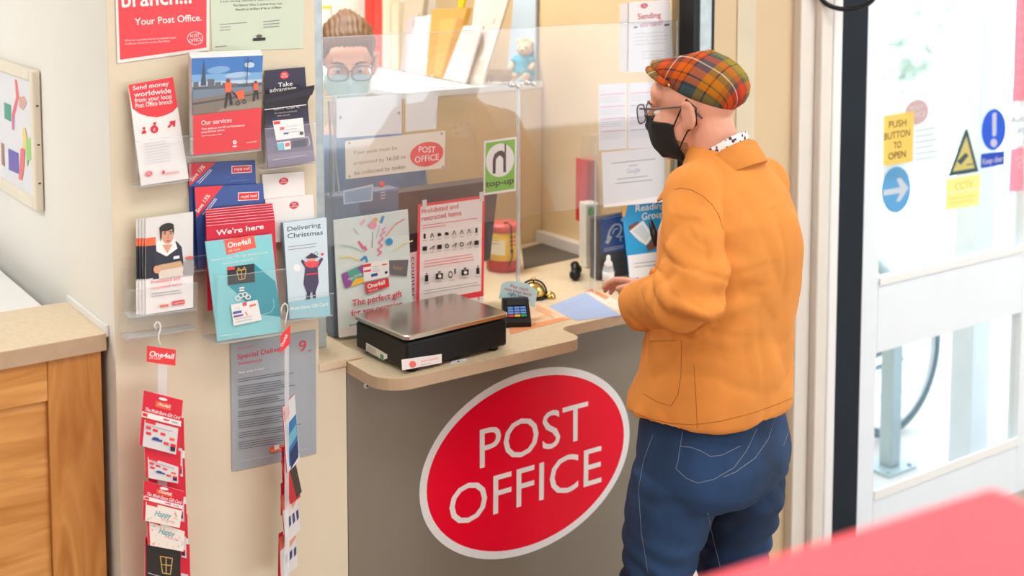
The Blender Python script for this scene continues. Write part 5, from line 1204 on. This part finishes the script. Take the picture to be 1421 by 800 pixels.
def hand_parts(m, W_, d, pn, side, curl=.5, s=1.0):
    """palm, four jointed fingers and a thumb; d = direction of the hand, pn = palm normal, side = towards the thumb"""
    d = d.normalized(); pn = (pn - d * pn.dot(d)).normalized(); a = d.cross(pn)
    if a.dot(side) < 0: a = -a
    rot = Matrix((a, d, pn)).transposed()
    m.ell(W_ + d * .045 * s, (.038 * s, .052 * s, .014 * s), SKIN, rot, 16, 12)
    m.tube([W_ - d * .05, W_, W_ + d * .03 * s], [.027 * s, .025 * s, .022 * s], SKIN, 14)
    for i, (off, ln) in enumerate(((.027, .074), (.009, .082), (-.009, .077), (-.027, .060))):
        p = W_ + (d * .080 + a * off) * s; c = curl * (1 + .12 * i); pts = [p - d * .02 * s, p]; ang = .25 * c; q = p
        for k in range(3):
            dr = d * math.cos(ang) + pn * math.sin(ang); q = q + dr * ln * (.45, .32, .23)[k] * s; pts.append(q); ang += .9 * c
        m.tube(pts, [.0095 * s, .0095 * s, .0088 * s, .008 * s, .0066 * s], SKIN, 10); m.ell(pts[-1], (.0066 * s,) * 3, SKIN, None, 8, 6)
    p = W_ + (d * .022 + a * .024) * s; t1 = (d * .6 + a * .75 + pn * .25).normalized(); t2 = (d * .9 + a * .15 + pn * .4).normalized()
    m.tube([p, p + t1 * .034 * s, p + t1 * .034 * s + t2 * .030 * s, p + t1 * .034 * s + t2 * .052 * s], [.013 * s, .0115 * s, .010 * s, .0075 * s], SKIN, 10)


def ring(z, a, b, cy=0.0, cx=0.0, n=44, e=2.3):
    out = []
    for k in range(n):
        t = 2 * PI * k / n; c, s_ = math.cos(t), math.sin(t)
        out.append((cx + a * abs(c) ** (2 / e) * (1 if c > 0 else -1), cy + b * abs(s_) ** (2 / e) * (1 if s_ > 0 else -1), z))
    return out


def skin_tube(m, pts, rad, mm, n=20):
    m.tube(pts, rad, mm, n)
    m.ell(pts[0], (rad[0],) * 3, mm); m.ell(pts[-1], (rad[-1],) * 3, mm)


def crease(V, N_, fn):
    out = V.copy()
    for i in range(len(V)): out[i] += N_[i] * fn(V[i])
    return out


def nz(x, y, z): return noise.noise(Vector((x, y, z)))


def seam(bvh, pts, r, mm, lift=.0006, closed=False):
    m = MB(); path = []
    P_ = pts + [pts[0]] if closed else pts
    for a, b in zip(P_[:-1], P_[1:]):
        n = max(2, int(math.hypot(b[0] - a[0], b[1] - a[1]) / 3))
        for k in range(n):
            t = k / n; d = ray(a[0] + (b[0] - a[0]) * t, a[1] + (b[1] - a[1]) * t).normalized()
            h = bvh.ray_cast(CAM, d)
            if h[0] is not None: path.append(h[0] + h[1] * lift)
    if len(path) > 2: m.tube(path, r, mm, 6)
    return m


# ---- the man in the orange jacket
O = ond(990, 300, 3.0); O.z = 0; HB = math.radians(106)
MM = frame(O, HB); MI = MM.inverted()
HM = frame(ond(964, 151, 3.0), math.radians(117), math.radians(-7))
Lo = lambda p: MI @ p
sh_l = ond(963, 268, 2.87); el_l = ond(966, 405, 2.76); wr_l = ond(889, 425, 3.0)
sh_r = MM @ Vector((.17, -.03, 1.455)); el_r = MM @ Vector((.25, .02, 1.22)); wr_r = ond(916, 402, 3.16)
bodym = MB()
head_parts(bodym, HM)
nb = MM @ Vector((0, -.015, 1.53))
bodym.tube([nb - Vector((0, 0, .06)), nb, nb.lerp(HM @ Vector((0, -.03, -.04)), .5), HM @ Vector((0, -.025, -.03)), HM @ Vector((0, -.03, .0))], [.075, .064, .059, .060, .060], SKIN, 24)
bodym.M = MM
bodym.loft([ring(z, a, b, cy) for z, a, b, cy in ((.86, .15, .115, 0), (1.0, .165, .115, -.005), (1.2, .18, .12, -.01), (1.38, .18, .115, -.015), (1.47, .15, .085, -.015), (1.53, .07, .06, -.012))], SKIN)
for s_, hip, kn, an in ((-1, (-.09, .02, .86), (-.10, .085, .5), (-.10, .055, .09)), (1, (.09, -.01, .86), (.10, 0, .5), (.10, -.05, .09))):
    skin_tube(bodym, [Vector(hip), Vector(hip).lerp(Vector(kn), .5), Vector(kn), Vector(kn).lerp(Vector(an), .4), Vector(an)], [.085, .07, .052, .05, .036], SKIN)
bodym.M = Matrix.Identity(4)
for a, b, c in ((sh_l, el_l, wr_l), (sh_r, el_r, wr_r)): skin_tube(bodym, [a, a.lerp(b, .5), b, b.lerp(c, .5), c], [.05, .045, .040, .036, .027], SKIN)
Fv = Vector((math.cos(HB), math.sin(HB), 0)); Rv = Vector((Fv.y, -Fv.x, 0))
dl = (ond(884, 394, 3.11) - wr_l); hand_parts(bodym, wr_l + dl.normalized() * .02, dl, Vector((.5, .2, -.8)), Vector((.7, .3, .4)), .55)
dr_ = Vector((-.3, .9, .05)); hand_parts(bodym, wr_r, dr_, Vector((-.4, .1, -.8)), Vector((-.8, 0, .2)), .5)
V, N_, F = fuse(bodym, .0045, 5)
man = MB(); man.add(V, F, SKIN, True)
man = man.build('person', None, O)
tag(man, 'person in a mustard orange jacket, jeans and tartan flat cap standing at the counter', 'person')
headbvh = BVHTree.FromPolygons([Vector(v) for v in V], F)

# jacket
JK = mat('orange_cotton', (222, 142, 62), rough=.9, var=.07, scale=10, bump=.3, bscale=700)
JKD = mat('orange_stitching', (168, 98, 30), rough=.9)
jm = MB(); jm.M = MM
jm.loft([ring(z, a, b, cy, 0, 52, 2.2) for z, a, b, cy in ((.960, .222, .186, .006), (1.0, .217, .176, -.004), (1.05, .212, .166, -.016), (1.15, .206, .152, -.032), (1.25, .204, .146, -.044), (1.34, .206, .144, -.048), (1.42, .200, .134, -.048), (1.475, .172, .112, -.044), (1.52, .130, .092, -.034), (1.56, .085, .074, -.02), (1.575, .070, .064, -.012))], JK)
jm.M = Matrix.Identity(4)
V, N_, F = fuse(jm, .0075, 7)
SL = []
for a, b, c, k in ((sh_l, el_l, wr_l, 1), (sh_r, el_r, wr_r, 1)):
    jm = MB(); e1 = a.lerp(b, .55); e2 = b.lerp(c, .45); nk = MM @ Vector((0, -.02, 1.50))
    jm.tube([nk.lerp(a, .3), nk.lerp(a, .72), a, a.lerp(b, .28), e1, a.lerp(b, .85), b + (b - c).normalized() * .012, b.lerp(c, .2), e2, b.lerp(c, .8), c + (c - b).normalized() * .012], [.064, .070, .070, .072, .071, .070, .070, .069, .064, .058, .055], JK, 24)
    jm.ell(a, (.070, .070, .070), JK)
    SL.append(fuse(jm, .0065, 6))
elw = el_l; Lseg = (el_l - sh_l).normalized(); Wseg = (wr_l - el_l).normalized()
Inv = np.array(MI)


def jfold(p):
    v = Vector(p); l = MI @ v
    d = .009 * nz(l.x * 5, l.y * 5, l.z * 2.2) + .0055 * nz(l.x * 12 + l.z * 4, l.y * 12, l.z * 4 + 3)
    rid = lambda a, b, c: (1 - min(1, abs(nz(a, b, c)) * 2.2)) ** 3
    d -= .0055 * rid(l.x * 9 + l.z * 3, l.y * 9, l.z * 2.2 + 5) * (1 if l.z < 1.45 else .3)
    d -= .0040 * rid(l.x * 5 - l.z * 5, l.y * 5 + 2, l.z * 7) * max(0, 1 - abs(l.z - 1.05) / .25)
    # drag lines fanning from the armpit over the back
    if l.y < .02:
        q = l.x * 20 + l.z * 7; d += .011 * max(0, 1 - abs(l.z - 1.26) / .34) * (abs(nz(q * .6, l.z * 3, 1.7)) - .2) * 1.5
    # compression folds round the elbow and along the forearm
    de = (v - elw).length
    if de < .17:
        t = (v - elw).dot((Wseg - Lseg).normalized()); t2 = (v - elw).dot(Wseg + Lseg)
        d += .010 * (1 - de / .17) * math.sin(t2 * 62 + 2.5 * nz(v.x * 9, v.y * 9, v.z * 9))
    t = (v - elw).dot(Wseg)
    if 0 < t < .3 and (v - elw - Wseg * t).length < .09: d += .010 * abs(nz(t * 22, (v - elw).dot(Vector((0, 0, 1))) * 7, .4)) * 1.4
    if de < .26: d -= .0075 * max(0, 1 - de / .26) * rid((v - elw).dot(Wseg + Lseg) * 16, (v - elw).dot(Wseg - Lseg) * 5, (v - elw).dot(Rv) * 6)
    # hem ripple
    if l.z < 1.06: d += .006 * (1.06 - l.z) / .13 * math.sin(math.atan2(l.y, l.x) * 5 + 1.2)
    return d


V = crease(V, N_, jfold)
j = MB(); j.add(V, F, JK, True); jack = j.build('jacket', man)
av = [Vector(v) for v in V]; af = list(F)
for sv, sn, sf in SL:
    sv = crease(sv, sn, jfold); j = MB(); j.add(sv, sf, JK, True); j.build('sleeve', jack)
    k0 = len(av); av += [Vector(v) for v in sv]; af += [tuple(i + k0 for i in f) for f in sf]
jb = BVHTree.FromPolygons(av, af)
# folded collar
cm = MB(); n = 40; rings = []
for prof in ((.0, 1.0, .0), (.006, 1.12, .006), (.004, 1.30, -.006), (-.018, 1.52, -.020), (-.040, 1.72, -.026), (-.044, 1.70, -.026), (-.026, 1.45, -.014), (-.004, 1.18, 0), (-.010, 1.0, .0)):
    rg = []
    for k in range(n + 1):
        t = -PI / 2 + (k / n - .5) * 2 * PI * .84; fr = (1 + math.sin(t)) / 2
        rr = prof[1] * (1 - .10 * fr)
        rg.append(MM @ Vector((.064 * rr * math.cos(t), -.008 + .068 * rr * math.sin(t) * (1 + .35 * fr) + .012 * fr, 1.588 + prof[0] * (1 + .2 * fr) - .115 * fr ** 1.1)))
    rings.append(rg)
vs = [p for r in rings for p in r]; w_ = n + 1; fs = []
for a in range(len(rings)):
    b = (a + 1) % len(rings)
    for k in range(n): fs.append((a * w_ + k, a * w_ + k + 1, b * w_ + k + 1, b * w_ + k))
fs.append(tuple(a * w_ for a in range(len(rings)))); fs.append(tuple(a * w_ + n for a in range(len(rings) - 1, -1, -1)))
cm.add(vs, fs, JK, True); cm.build('collar', jack)
for nm, pts in (('shoulder_seam', [(936, 263), (946, 261), (960, 264), (975, 272), (988, 284), (998, 300), (1004, 322)]), ('side_seam', [(963, 506), (965, 540), (968, 598)]), ('hem_stitching', [(876, 571), (900, 581), (930, 588), (962, 590), (1000, 585), (1040, 575), (1080, 561), (1106, 550)]), ('pocket_outline', [(902, 474), (946, 473), (945, 520), (941, 548), (931, 564), (912, 558), (890, 545)])):
    sm = seam(jb, pts, .0008, JKD, .0001)
    if sm.v: sm.build(nm, jack)
# black pen case in the chest pocket
pc = MB(); a, b = ond(903, 306, 2.98), ond(912, 342, 2.96); pc.tube([a, a.lerp(b, .5), b], [.005, .009, .008], BLACK, 12); tag(pc.build('glasses_case'), 'black slim case sticking out of the chest pocket of the orange jacket', 'case')

# jeans
DN_ = denim(); JST = mat('jeans_stitching', (120, 132, 146), rough=.8)
gm = MB(); gm.M = MM
gm.loft([ring(z, a, b, cy, 0, 44, 2.4) for z, a, b, cy in ((1.0, .180, .130, .0), (.92, .195, .15, -.005), (.85, .20, .165, -.012), (.79, .196, .160, -.012), (.745, .17, .12, 0))], DN_)
for s_, pts, rr in ((-1, [(-.10, .03, .80), (-.108, .05, .70), (-.108, .07, .60), (-.106, .085, .5), (-.106, .075, .38), (-.106, .06, .24), (-.106, .055, .10)], [.108, .104, .088, .080, .078, .073, .072]), (1, [(.10, -.03, .80), (.104, -.03, .70), (.104, -.015, .60), (.104, 0, .5), (.104, -.015, .38), (.104, -.035, .24), (.104, -.045, .10)], [.108, .104, .088, .080, .078, .073, .072])):
    gm.tube([Vector(p) for p in pts], rr, DN_, 26)
V, N_, F = fuse(gm, .0075, 7)


def gfold(p):
    l = MI @ Vector(p); s_ = 1 if l.x > 0 else -1
    d = .004 * nz(l.x * 6, l.y * 6, l.z * 5)
    k = max(0, 1 - abs(l.z - .55) / .22); d += .018 * k * (abs(nz(l.x * 4 + 3 * s_, l.y * 5, l.z * 15 + l.y * 9 * s_)) - .22)
    k = max(0, 1 - abs(l.z - .56) / .2); d += .0055 * k * math.sin(l.z * 105 + 5 * nz(l.x * 5, l.y * 5, l.z * 4) + l.y * 22 * s_)
    k = max(0, 1 - abs(l.z - .76) / .12); d += .013 * k * (abs(nz(l.x * 7, l.y * 4, l.z * 12 + abs(l.x) * 14)) - .22)
    k = max(0, 1 - abs(l.z - .2) / .2); d += .008 * k * (abs(nz(l.x * 4, l.y * 4, l.z * 16)) - .2)
    return d


V = crease(V, N_, gfold)
g = MB(); g.add(V, F, DN_, True); jeans = g.build('jeans', man)
gb = BVHTree.FromPolygons([Vector(v) for v in V], F)
for nm, pts in (('pocket_outline', [(947, 600), (941, 640), (938, 651), (952, 664), (968, 671), (990, 666), (1018, 650), (1036, 626), (1052, 592)]), ('pocket_stitching', [(944, 620), (958, 621), (972, 626), (986, 634), (1002, 632), (1030, 618)]), ('outer_seam', [(906, 604), (893, 640), (886, 680), (890, 740), (900, 800)]), ('seat_seam', [(1074, 584), (1066, 610), (1048, 636), (1020, 656), (1000, 664)]), ('far_pocket_outline', [(1095, 575), (1094, 600), (1086, 622)]), ('inner_seam', [(982, 712), (990, 750), (1000, 790)])):
    sm = seam(gb, pts, .0008, JST, .0001)
    if sm.v: sm.build(nm, jeans)
SHO = mat('dark_leather', (60, 46, 40), rough=.5)
for s_, c in ((-1, (-.106, .075, 0)), (1, (.104, -.025, 0))):
    m = MB(); m.M = MM @ Matrix.Translation(c)
    m.ell((0, .06, .045), (.045, .13, .044), SHO); m.ell((0, -.02, .06), (.042, .065, .06), SHO); m.box(-.045, .045, -.085, .19, .0, .022, DARK, .01); V, N_, F = fuse(m, .006, 4); m = MB(); m.add(V, F, SHO, True)
    m.v = [(p[0], p[1], max(0.0, p[2])) for p in m.v]; m.build('shoe', man)

# shirt collar
PSH = bpy.data.materials.new('patterned_shirt'); PSH.use_nodes = True; nt = PSH.node_tree; b_ = nt.nodes['Principled BSDF']; b_.inputs['Roughness'].default_value = .8
tc = nt.nodes.new('ShaderNodeTexCoord'); vo = nt.nodes.new('ShaderNodeTexVoronoi'); vo.inputs['Scale'].default_value = 95; nt.links.new(tc.outputs['Object'], vo.inputs['Vector'])
cr_ = nt.nodes.new('ShaderNodeValToRGB'); e = cr_.color_ramp.elements; e[0].color = rgb((70, 44, 70)); e[0].position = .0; e[1].color = rgb((246, 240, 238)); e[1].position = .46; k = e.new(.36); k.color = rgb((90, 60, 84)); nt.links.new(vo.outputs['Distance'], cr_.inputs[0]); nt.links.new(cr_.outputs[0], b_.inputs['Base Color'])
m = MB(); rings = []
for dz, rr in ((-.03, 1.16), (.006, 1.05), (.017, 1.03), (.017, .98), (.004, .97), (-.03, 1.08)):
    rings.append([MM @ Vector((.066 * rr * math.cos(t), -.006 + .070 * rr * math.sin(t) * (1 + .28 * (1 + math.sin(t)) / 2), 1.594 + dz - .105 * ((1 + math.sin(t)) / 2) ** 1.1)) for t in [2 * PI * k / 40 for k in range(40)]])
m.loft(rings + [rings[0]], PSH, caps=False); m.build('shirt_collar', man)

# flat cap
TT = tartan(); CM = HM @ Matrix.Translation((0, -.013, .044)) @ Matrix.Rotation(math.radians(27), 4, 'X') @ Matrix.Scale(.96, 4)
m = MB(); rings = []; prof = ((-.006, .080, .100, -.002), (.0, .086, .106, -.002), (.012, .095, .118, .000), (.026, .099, .124, .003), (.040, .097, .122, .005), (.053, .088, .110, .007), (.063, .070, .088, .008), (.070, .045, .056, .006), (.073, .015, .02, .004))
n = 48; uv = []
for z, a, b, sy in prof:
    rg = []
    for k in range(n):
        t = 2 * PI * k / n; fr = max(0, math.sin(t)); y = sy + b * math.sin(t) * (1 + .06 * fr); x = a * math.cos(t) * (1 - .10 * fr); zz = 1.38 * z * (1 - .62 * fr ** 2 * (1 if z > .02 else .5)) + (.002 * math.sin(5 * t) if z > .01 else 0)
        rg.append(CM @ Vector((x, y, zz))); uv.append((y + .25 * zz, math.atan2(x, .035 + zz) * .105))
    rings.append(rg)
m.loft(rings, TT, True); m.uv = uv; cap = m.build('flat_cap', man)
m = MB(); n = 24; vs = []; uv = []; nb_ = 7
for lay in (0, 1):
    for i in range(n + 1):
        t = PI / 2 + (i / n - .5) * 2 * 1.12
        for q in range(nb_):
            f = q / (nb_ - 1); ext = .034 * f * max(0, math.cos((i / n - .5) * 2 * 1.40)) ** .6
            x = .090 * math.cos(t); y = .108 * math.sin(t) + ext; z = .010 - .006 * f - .9 * x * x - (.005 + .004 * (1 - f)) * lay + .008 * (1 - abs(1 - 2 * f)) * (1 - lay)
            vs.append(CM @ Vector((x, y, z))); uv.append((y + .02, x * 1.1))
w_ = (n + 1) * nb_; fs = []
for i in range(n):
    for q in range(nb_ - 1):
        a = i * nb_ + q; fs.append((a, a + nb_, a + nb_ + 1, a + 1)); fs.append((w_ + a, w_ + a + 1, w_ + a + nb_ + 1, w_ + a + nb_))
for i in range(n):
    a = i * nb_ + nb_ - 1; fs.append((a, a + nb_, w_ + a + nb_, w_ + a)); a = i * nb_; fs.append((a, w_ + a, w_ + a + nb_, a + nb_))
for a in [q for q in range(nb_ - 1)]: fs.append((a, a + 1, w_ + a + 1, w_ + a))
for a in [n * nb_ + q for q in range(nb_ - 1)]: fs.append((a, w_ + a, w_ + a + 1, a + 1))
m.add(vs, fs, TT, True); m.uv = uv; m.build('brim', cap)
m = MB(); p = CM @ Vector((-.088, .045, .002)); m.ell(p, (.003, .004, .004), BR); m.build('press_stud', cap)


# mask shrink-wrapped on the lower face, loops and glasses
def wrapmask(mm, M, bvh, name, parent, up_=-.012, low=-.14, wid=1.12, off=.007):
    m = MB(); nu, nv = 30, 18; outer = []; inner = []; hits = []
    for j_ in range(nv + 1):
        f = j_ / nv
        for i in range(nu + 1):
            a = (i / nu - .5) * 2 * wid; side = abs(i / nu - .5) * 2
            z0 = up_ + .004 * (1 - side) ** 2 - .016 * side ** 2; z1 = low + .040 * side ** 1.6; z = z0 + (z1 - z0) * f
            dirv = Vector((math.sin(a), math.cos(a), 0)); src = M @ (Vector((0, .0, z)) + dirv * .3); tgt = (M.to_3x3() @ -dirv).normalized()
            h = bvh.ray_cast(src, tgt); p = h[0] if h[0] is not None and (M.inverted() @ h[0]).length < .2 else M @ (Vector((0, 0, z)) + dirv * .05)
            hits.append((src, tgt, (p - src).dot(tgt))); bulge = .017 * math.exp(-((a / .55) ** 2)) * math.sin(PI * min(1, f * 1.05 + .08)); q = p - tgt * (off + bulge); outer.append(q); inner.append(q + tgt * .003)
    # smooth the cloth
    w_ = nu + 1
    for _ in range(6):
        o2 = list(outer)
        for j_ in range(1, nv):
            for i in range(1, nu): o2[j_ * w_ + i] = (outer[j_ * w_ + i - 1] + outer[j_ * w_ + i + 1] + outer[(j_ - 1) * w_ + i] + outer[(j_ + 1) * w_ + i]) / 4
        outer = o2
    outer = [p if (p - a).dot(t) < d - .0045 else p - t * ((p - a).dot(t) - (d - .0045)) for p, (a, t, d) in zip(outer, hits)]
    inner = [p + (M @ Vector((0, 0, -.03)) - p).normalized() * .003 for p in outer]
    vs = outer + inner; k0 = len(outer); fs = []
    for j_ in range(nv):
        for i in range(nu): a = j_ * w_ + i; fs.append((a, a + w_, a + w_ + 1, a + 1)); fs.append((k0 + a, k0 + a + 1, k0 + a + w_ + 1, k0 + a + w_))
    for i in range(nu): fs.append((i, i + 1, k0 + i + 1, k0 + i)); a = nv * w_ + i; fs.append((a, k0 + a, k0 + a + 1, a + 1))
    for j_ in range(nv): a = j_ * w_; fs.append((a, k0 + a, k0 + a + w_, a + w_)); a += nu; fs.append((a, a + w_, k0 + a + w_, k0 + a))
    m.add(vs, fs, mm, True); o = m.build(name, parent)
    for s_, i in ((-1, 0), (1, nu)):
        t = MB(); a, b = outer[2 * w_ + i], outer[(nv - 3) * w_ + i]
        e0 = M @ Vector((s_ * .079, -.012, .030)); e1 = M @ Vector((s_ * .088, -.036, .010)); e2 = M @ Vector((s_ * .080, -.030, -.030)); e3 = M @ Vector((s_ * .079, -.006, -.044))
        t.tube([a, a.lerp(e0, .6) + M.to_3x3() @ Vector((s_ * .006, 0, 0)), e0, e1, e2, e3, e3.lerp(b, .6) + M.to_3x3() @ Vector((s_ * .004, 0, 0)), b], .0018, mm, 8); t.build('ear_loop', o)
    return o


def spectacles(M, parent, mm):
    g = MB(); g.M = M
    for s_ in (-1, 1):
        g.tube([(s_ * .034 + .029 * math.copysign(abs(math.cos(t)) ** .65, math.cos(t)), .124 - .10 * abs(s_ * .034 + .028 * math.cos(t)) ** 1.3 * 1.6, -.001 + .022 * math.copysign(abs(math.sin(t)) ** .65, math.sin(t))) for t in [2 * PI * k / 32 for k in range(32)]], .0017, mm, 8, closed=True)
        g.tube([(s_ * .063, .112, .014), (s_ * .074, .06, .012), (s_ * .080, .0, .014), (s_ * .081, -.022, .010), (s_ * .081, -.046, -.016)], [.0022, .0022, .0022, .0024, .003], mm, 8)
    g.tube([(-.009, .122, .004), (0, .124, .007), (.009, .122, .004)], .0017, mm, 8)
    o = g.build('spectacles', parent)
    for s_ in (-1, 1):
        l = MB(); l.M = M; n = 24
        for_y = [(s_ * .034 + .0285 * math.copysign(abs(math.cos(t)) ** .65, math.cos(t)), .124 - .10 * abs(s_ * .034 + .028 * math.cos(t)) ** 1.3 * 1.6, -.001 + .0215 * math.copysign(abs(math.sin(t)) ** .65, math.sin(t))) for t in [2 * PI * k / n for k in range(n)]]
        l.add(for_y + [(x, y + .001, z) for x, y, z in for_y], [tuple(range(n)), tuple(range(2 * n - 1, n - 1, -1))] + [(k, (k + 1) % n, n + (k + 1) % n, n + k) for k in range(n)], LENS); l.build('lens', o)
    return o


def eyes(M, parent):
    for s_ in (-1, 1):
        m = MB(); m.M = M; m.ell((s_ * .032, .0785, -.002), (.0125, .0115, .0085), ink(226, 216, 210)); m.ell((s_ * .032, .0885, -.004), (.005, .0022, .005), ink(70, 60, 50)); e_ = m.build('eye', parent)
        m = MB(); m.M = M; m.tube([(s_ * .016, .101, .020), (s_ * .034, .100, .026), (s_ * .052, .086, .021)], [.003, .0038, .002], mat('brow_hair', (110, 80, 56), rough=.9), 8); m.build('eyebrow', parent)


wrapmask(mat('black_cloth', (22, 21, 23), rough=.8, bump=.2, bscale=800), HM, headbvh, 'face_mask', man)
spectacles(HM, man, mat('grey_spectacle_frame', (92, 82, 80), rough=.35))
eyes(HM, man)
# stubble on the jaw
nu, nv = 16, 10; BRD = mat('stubble', (168, 122, 92), rough=.9, var=.3, scale=120)
for s_ in (-1, 1):
    m = MB(); vs = []
    for i in range(nu + 1):
        for k in range(nv + 1):
            f = i / nu; w = k / nv; a = 1.02 + .42 * f; z = -.062 - .012 * f - (.052 - .02 * f) * w + .014 * (1 - f) * 0
            dirv = Vector((s_ * math.sin(a), math.cos(a), 0)); src = HM @ (Vector((0, 0, z)) + dirv * .3); tg = (HM.to_3x3() @ -dirv).normalized(); h = headbvh.ray_cast(src, tg)
            vs.append((h[0] if h[0] is not None else HM @ Vector((0, 0, z))) - tg * .0012)
    fs = []
    for i in range(nu):
        for k in range(nv): a = i * (nv + 1) + k; fs.append((a, a + 1, a + nv + 2, a + nv + 1))
    m.add(vs, fs, BRD, True); m.build('beard', man)

# ---- the clerk behind the screen
cp = ond(482, 86, 3.78); hd = math.atan2(CAM.y - cp.y, CAM.x - cp.x) + .06
KM = frame(cp, hd, math.radians(-10)); KB_ = frame(Vector((cp.x, cp.y, 0)) - Vector((math.cos(hd), math.sin(hd), 0)) * .03, hd)
m = MB(); head_parts(m, KM); m.M = KB_; zt = cp.z - .245
m.tube([(0, -.01, zt + .02), (0, 0, zt + .16), (0, .0, zt + .27)], [.06, .05, .05], SKIN, 20)
m.loft([ring(z, a, b, 0) for z, a, b in ((.86, .15, .11), (1.05, .14, .10), (zt - .14, .16, .105), (zt - .02, .155, .08), (zt + .05, .06, .055))], SKIN)
for s_ in (-1, 1):
    skin_tube(m, [Vector((s_ * .085, 0, .86)), Vector((s_ * .09, .02, .48)), Vector((s_ * .09, 0, .09))], [.085, .055, .038], SKIN)
    skin_tube(m, [Vector((s_ * .155, 0, zt - .03)), Vector((s_ * .20, .0, zt - .28)), Vector((s_ * .15, .17, zt - .36))], [.045, .04, .028], SKIN)
m.M = Matrix.Identity(4)
for s_ in (-1, 1): hand_parts(m, KB_ @ Vector((s_ * .15, .17, zt - .36)), KB_.to_3x3() @ Vector((-s_ * .4, .8, -.1)), Vector((0, 0, -1)), KB_.to_3x3() @ Vector((-s_, 0, .2)), .5, .92)
V, N_, F = fuse(m, .005, 5); kb = BVHTree.FromPolygons([Vector(v) for v in V], F)
m = MB(); m.add(V, F, SKIN, True); clerk = m.build('person', None, (cp.x, cp.y, 0)); tag(clerk, 'clerk in a pale blue mask and glasses behind the counter screen, hair tied back', 'person')
NV = mat('slate_blue_jersey', (96, 124, 160), rough=.9, bump=.2, bscale=500)
m = MB(); m.M = KB_; m.loft([ring(z, a, b, 0) for z, a, b in ((.84, .185, .135), (1.05, .165, .125), (zt - .14, .185, .130), (zt - .03, .18, .098), (zt + .035, .085, .07))], NV)
for s_ in (-1, 1): m.tube([Vector((s_ * .10, 0, zt - .01)), Vector((s_ * .165, 0, zt - .04)), Vector((s_ * .205, 0, zt - .28)), Vector((s_ * .16, .13, zt - .345))], [.062, .062, .052, .042], NV, 20)
V, N_, F = fuse(m, .008, 6); V = crease(V, N_, lambda p: .005 * nz(p[0] * 9, p[1] * 9, p[2] * 6)); m = MB(); m.add(V, F, NV, True); m.build('jersey', clerk)
TRS = mat('dark_trousers', (40, 42, 52), rough=.9)
m = MB(); m.M = KB_; m.loft([ring(z, a, b, 0) for z, a, b in ((.95, .165, .125), (.86, .18, .14), (.76, .16, .11))], TRS)
for s_ in (-1, 1): m.tube([Vector((s_ * .09, 0, .84)), Vector((s_ * .095, .02, .48)), Vector((s_ * .095, 0, .06))], [.10, .072, .062], TRS, 20)
V, N_, F = fuse(m, .01, 5); m = MB(); m.add(V, F, TRS, True); m.build('trousers', clerk)
for s_ in (-1, 1):
    m = MB(); m.M = KB_; m.ell((s_ * .095, .05, .04), (.042, .12, .04), BLACK); m.build('shoe', clerk)
HR = mat('brown_hair', (112, 76, 42), rough=.5, var=.45, scale=60, stretch=(6, 6, .6), bump=.3, bscale=160)
m = MB(); m.M = KM; m.ell((0, -.022, .052), (.086, .100, .092), HR); m.ell((0, .012, .066), (.078, .080, .058), HR); m.ell((.0, -.075, .118), (.034, .036, .026), HR)
V, N_, F = fuse(m, .005, 3); KI = KM.inverted()
V = crease(V, N_, lambda p: .0018 * math.sin((KI @ Vector(p)).x * 420 + 4 * nz(p[0] * 20, p[1] * 20, p[2] * 8))); m = MB(); m.add(V, F, HR, True); hr = m.build('hair', clerk)
m = MB(); m.M = KM; m.tube([(.034 * math.cos(t), -.056 + .03 * math.sin(t), .126 + .004 * math.sin(t)) for t in [2 * PI * k / 24 for k in range(24)]], .006, ink(50, 36, 30), 8, closed=True); m.build('hair_tie', hr)
wrapmask(mat('pale_blue_mask', (186, 218, 224), rough=.8, var=.02), KM, kb, 'face_mask', clerk)
spectacles(KM, clerk, mat('dark_spectacle_frame', (70, 60, 66), rough=.35)); eyes(KM, clerk)

# ------------------------------------------------------------------ lights
def area(name, loc, sx, sy, power, col, rot=(0, 0, 0)):
    l = bpy.data.lights.new(name, 'AREA'); l.shape = 'RECTANGLE'; l.size = sx; l.size_y = sy; l.energy = power; l.color = col
    o = bpy.data.objects.new(name, l); COL.objects.link(o); o.location = loc; o.rotation_euler = rot
    return o


LP = mat('light_panel', (250, 248, 240), rough=.5, emit=4.0)
k = 0
for x, y, pw in ((1.0, -.9, 14), (3.6, -.9, 14), (6.2, -.9, 14), (1.0, 1.3, 14), (3.6, 1.3, 17), (6.2, 1.3, 14), (-1.2, .6, 20), (1.75, 3.6, 25), (-.9, 3.6, 24)):
    m = MB(); m.box(x - .6, x + .6, y - .3, y + .3, 2.885, 2.8995, WHITE); m.box(x - .57, x + .57, y - .27, y + .27, 2.880, 2.8851, LP)
    o = m.build('ceiling_light'); tag(o, 'flat ceiling light panel overhead, out of the photo', 'ceiling light', 'ceiling light panels')
    area('panel_light', (x, y, 2.875), 1.14, .54, pw, (1, .99, .97))
w = bpy.data.worlds.new('overcast_sky'); S.world = w; w.use_nodes = True; nt = w.node_tree; bg = nt.nodes['Background']
tc = nt.nodes.new('ShaderNodeTexCoord'); sp = nt.nodes.new('ShaderNodeSeparateXYZ'); nt.links.new(tc.outputs['Generated'], sp.inputs[0])
r = nt.nodes.new('ShaderNodeValToRGB'); r.color_ramp.elements[0].color = (.86, .90, .95, 1); r.color_ramp.elements[1].color = (.95, .98, 1, 1); nt.links.new(sp.outputs['Z'], r.inputs[0]); nt.links.new(r.outputs[0], bg.inputs[0]); bg.inputs[1].default_value = 4.2

S.view_settings.view_transform = 'Standard'; S.view_settings.look = 'None'; S.view_settings.gamma = 1; S.view_settings.use_curve_mapping = False
S.view_settings.exposure = 0.0
S.cycles.max_bounces = 10; S.cycles.transparent_max_bounces = 24; S.cycles.caustics_reflective = False; S.cycles.caustics_refractive = False
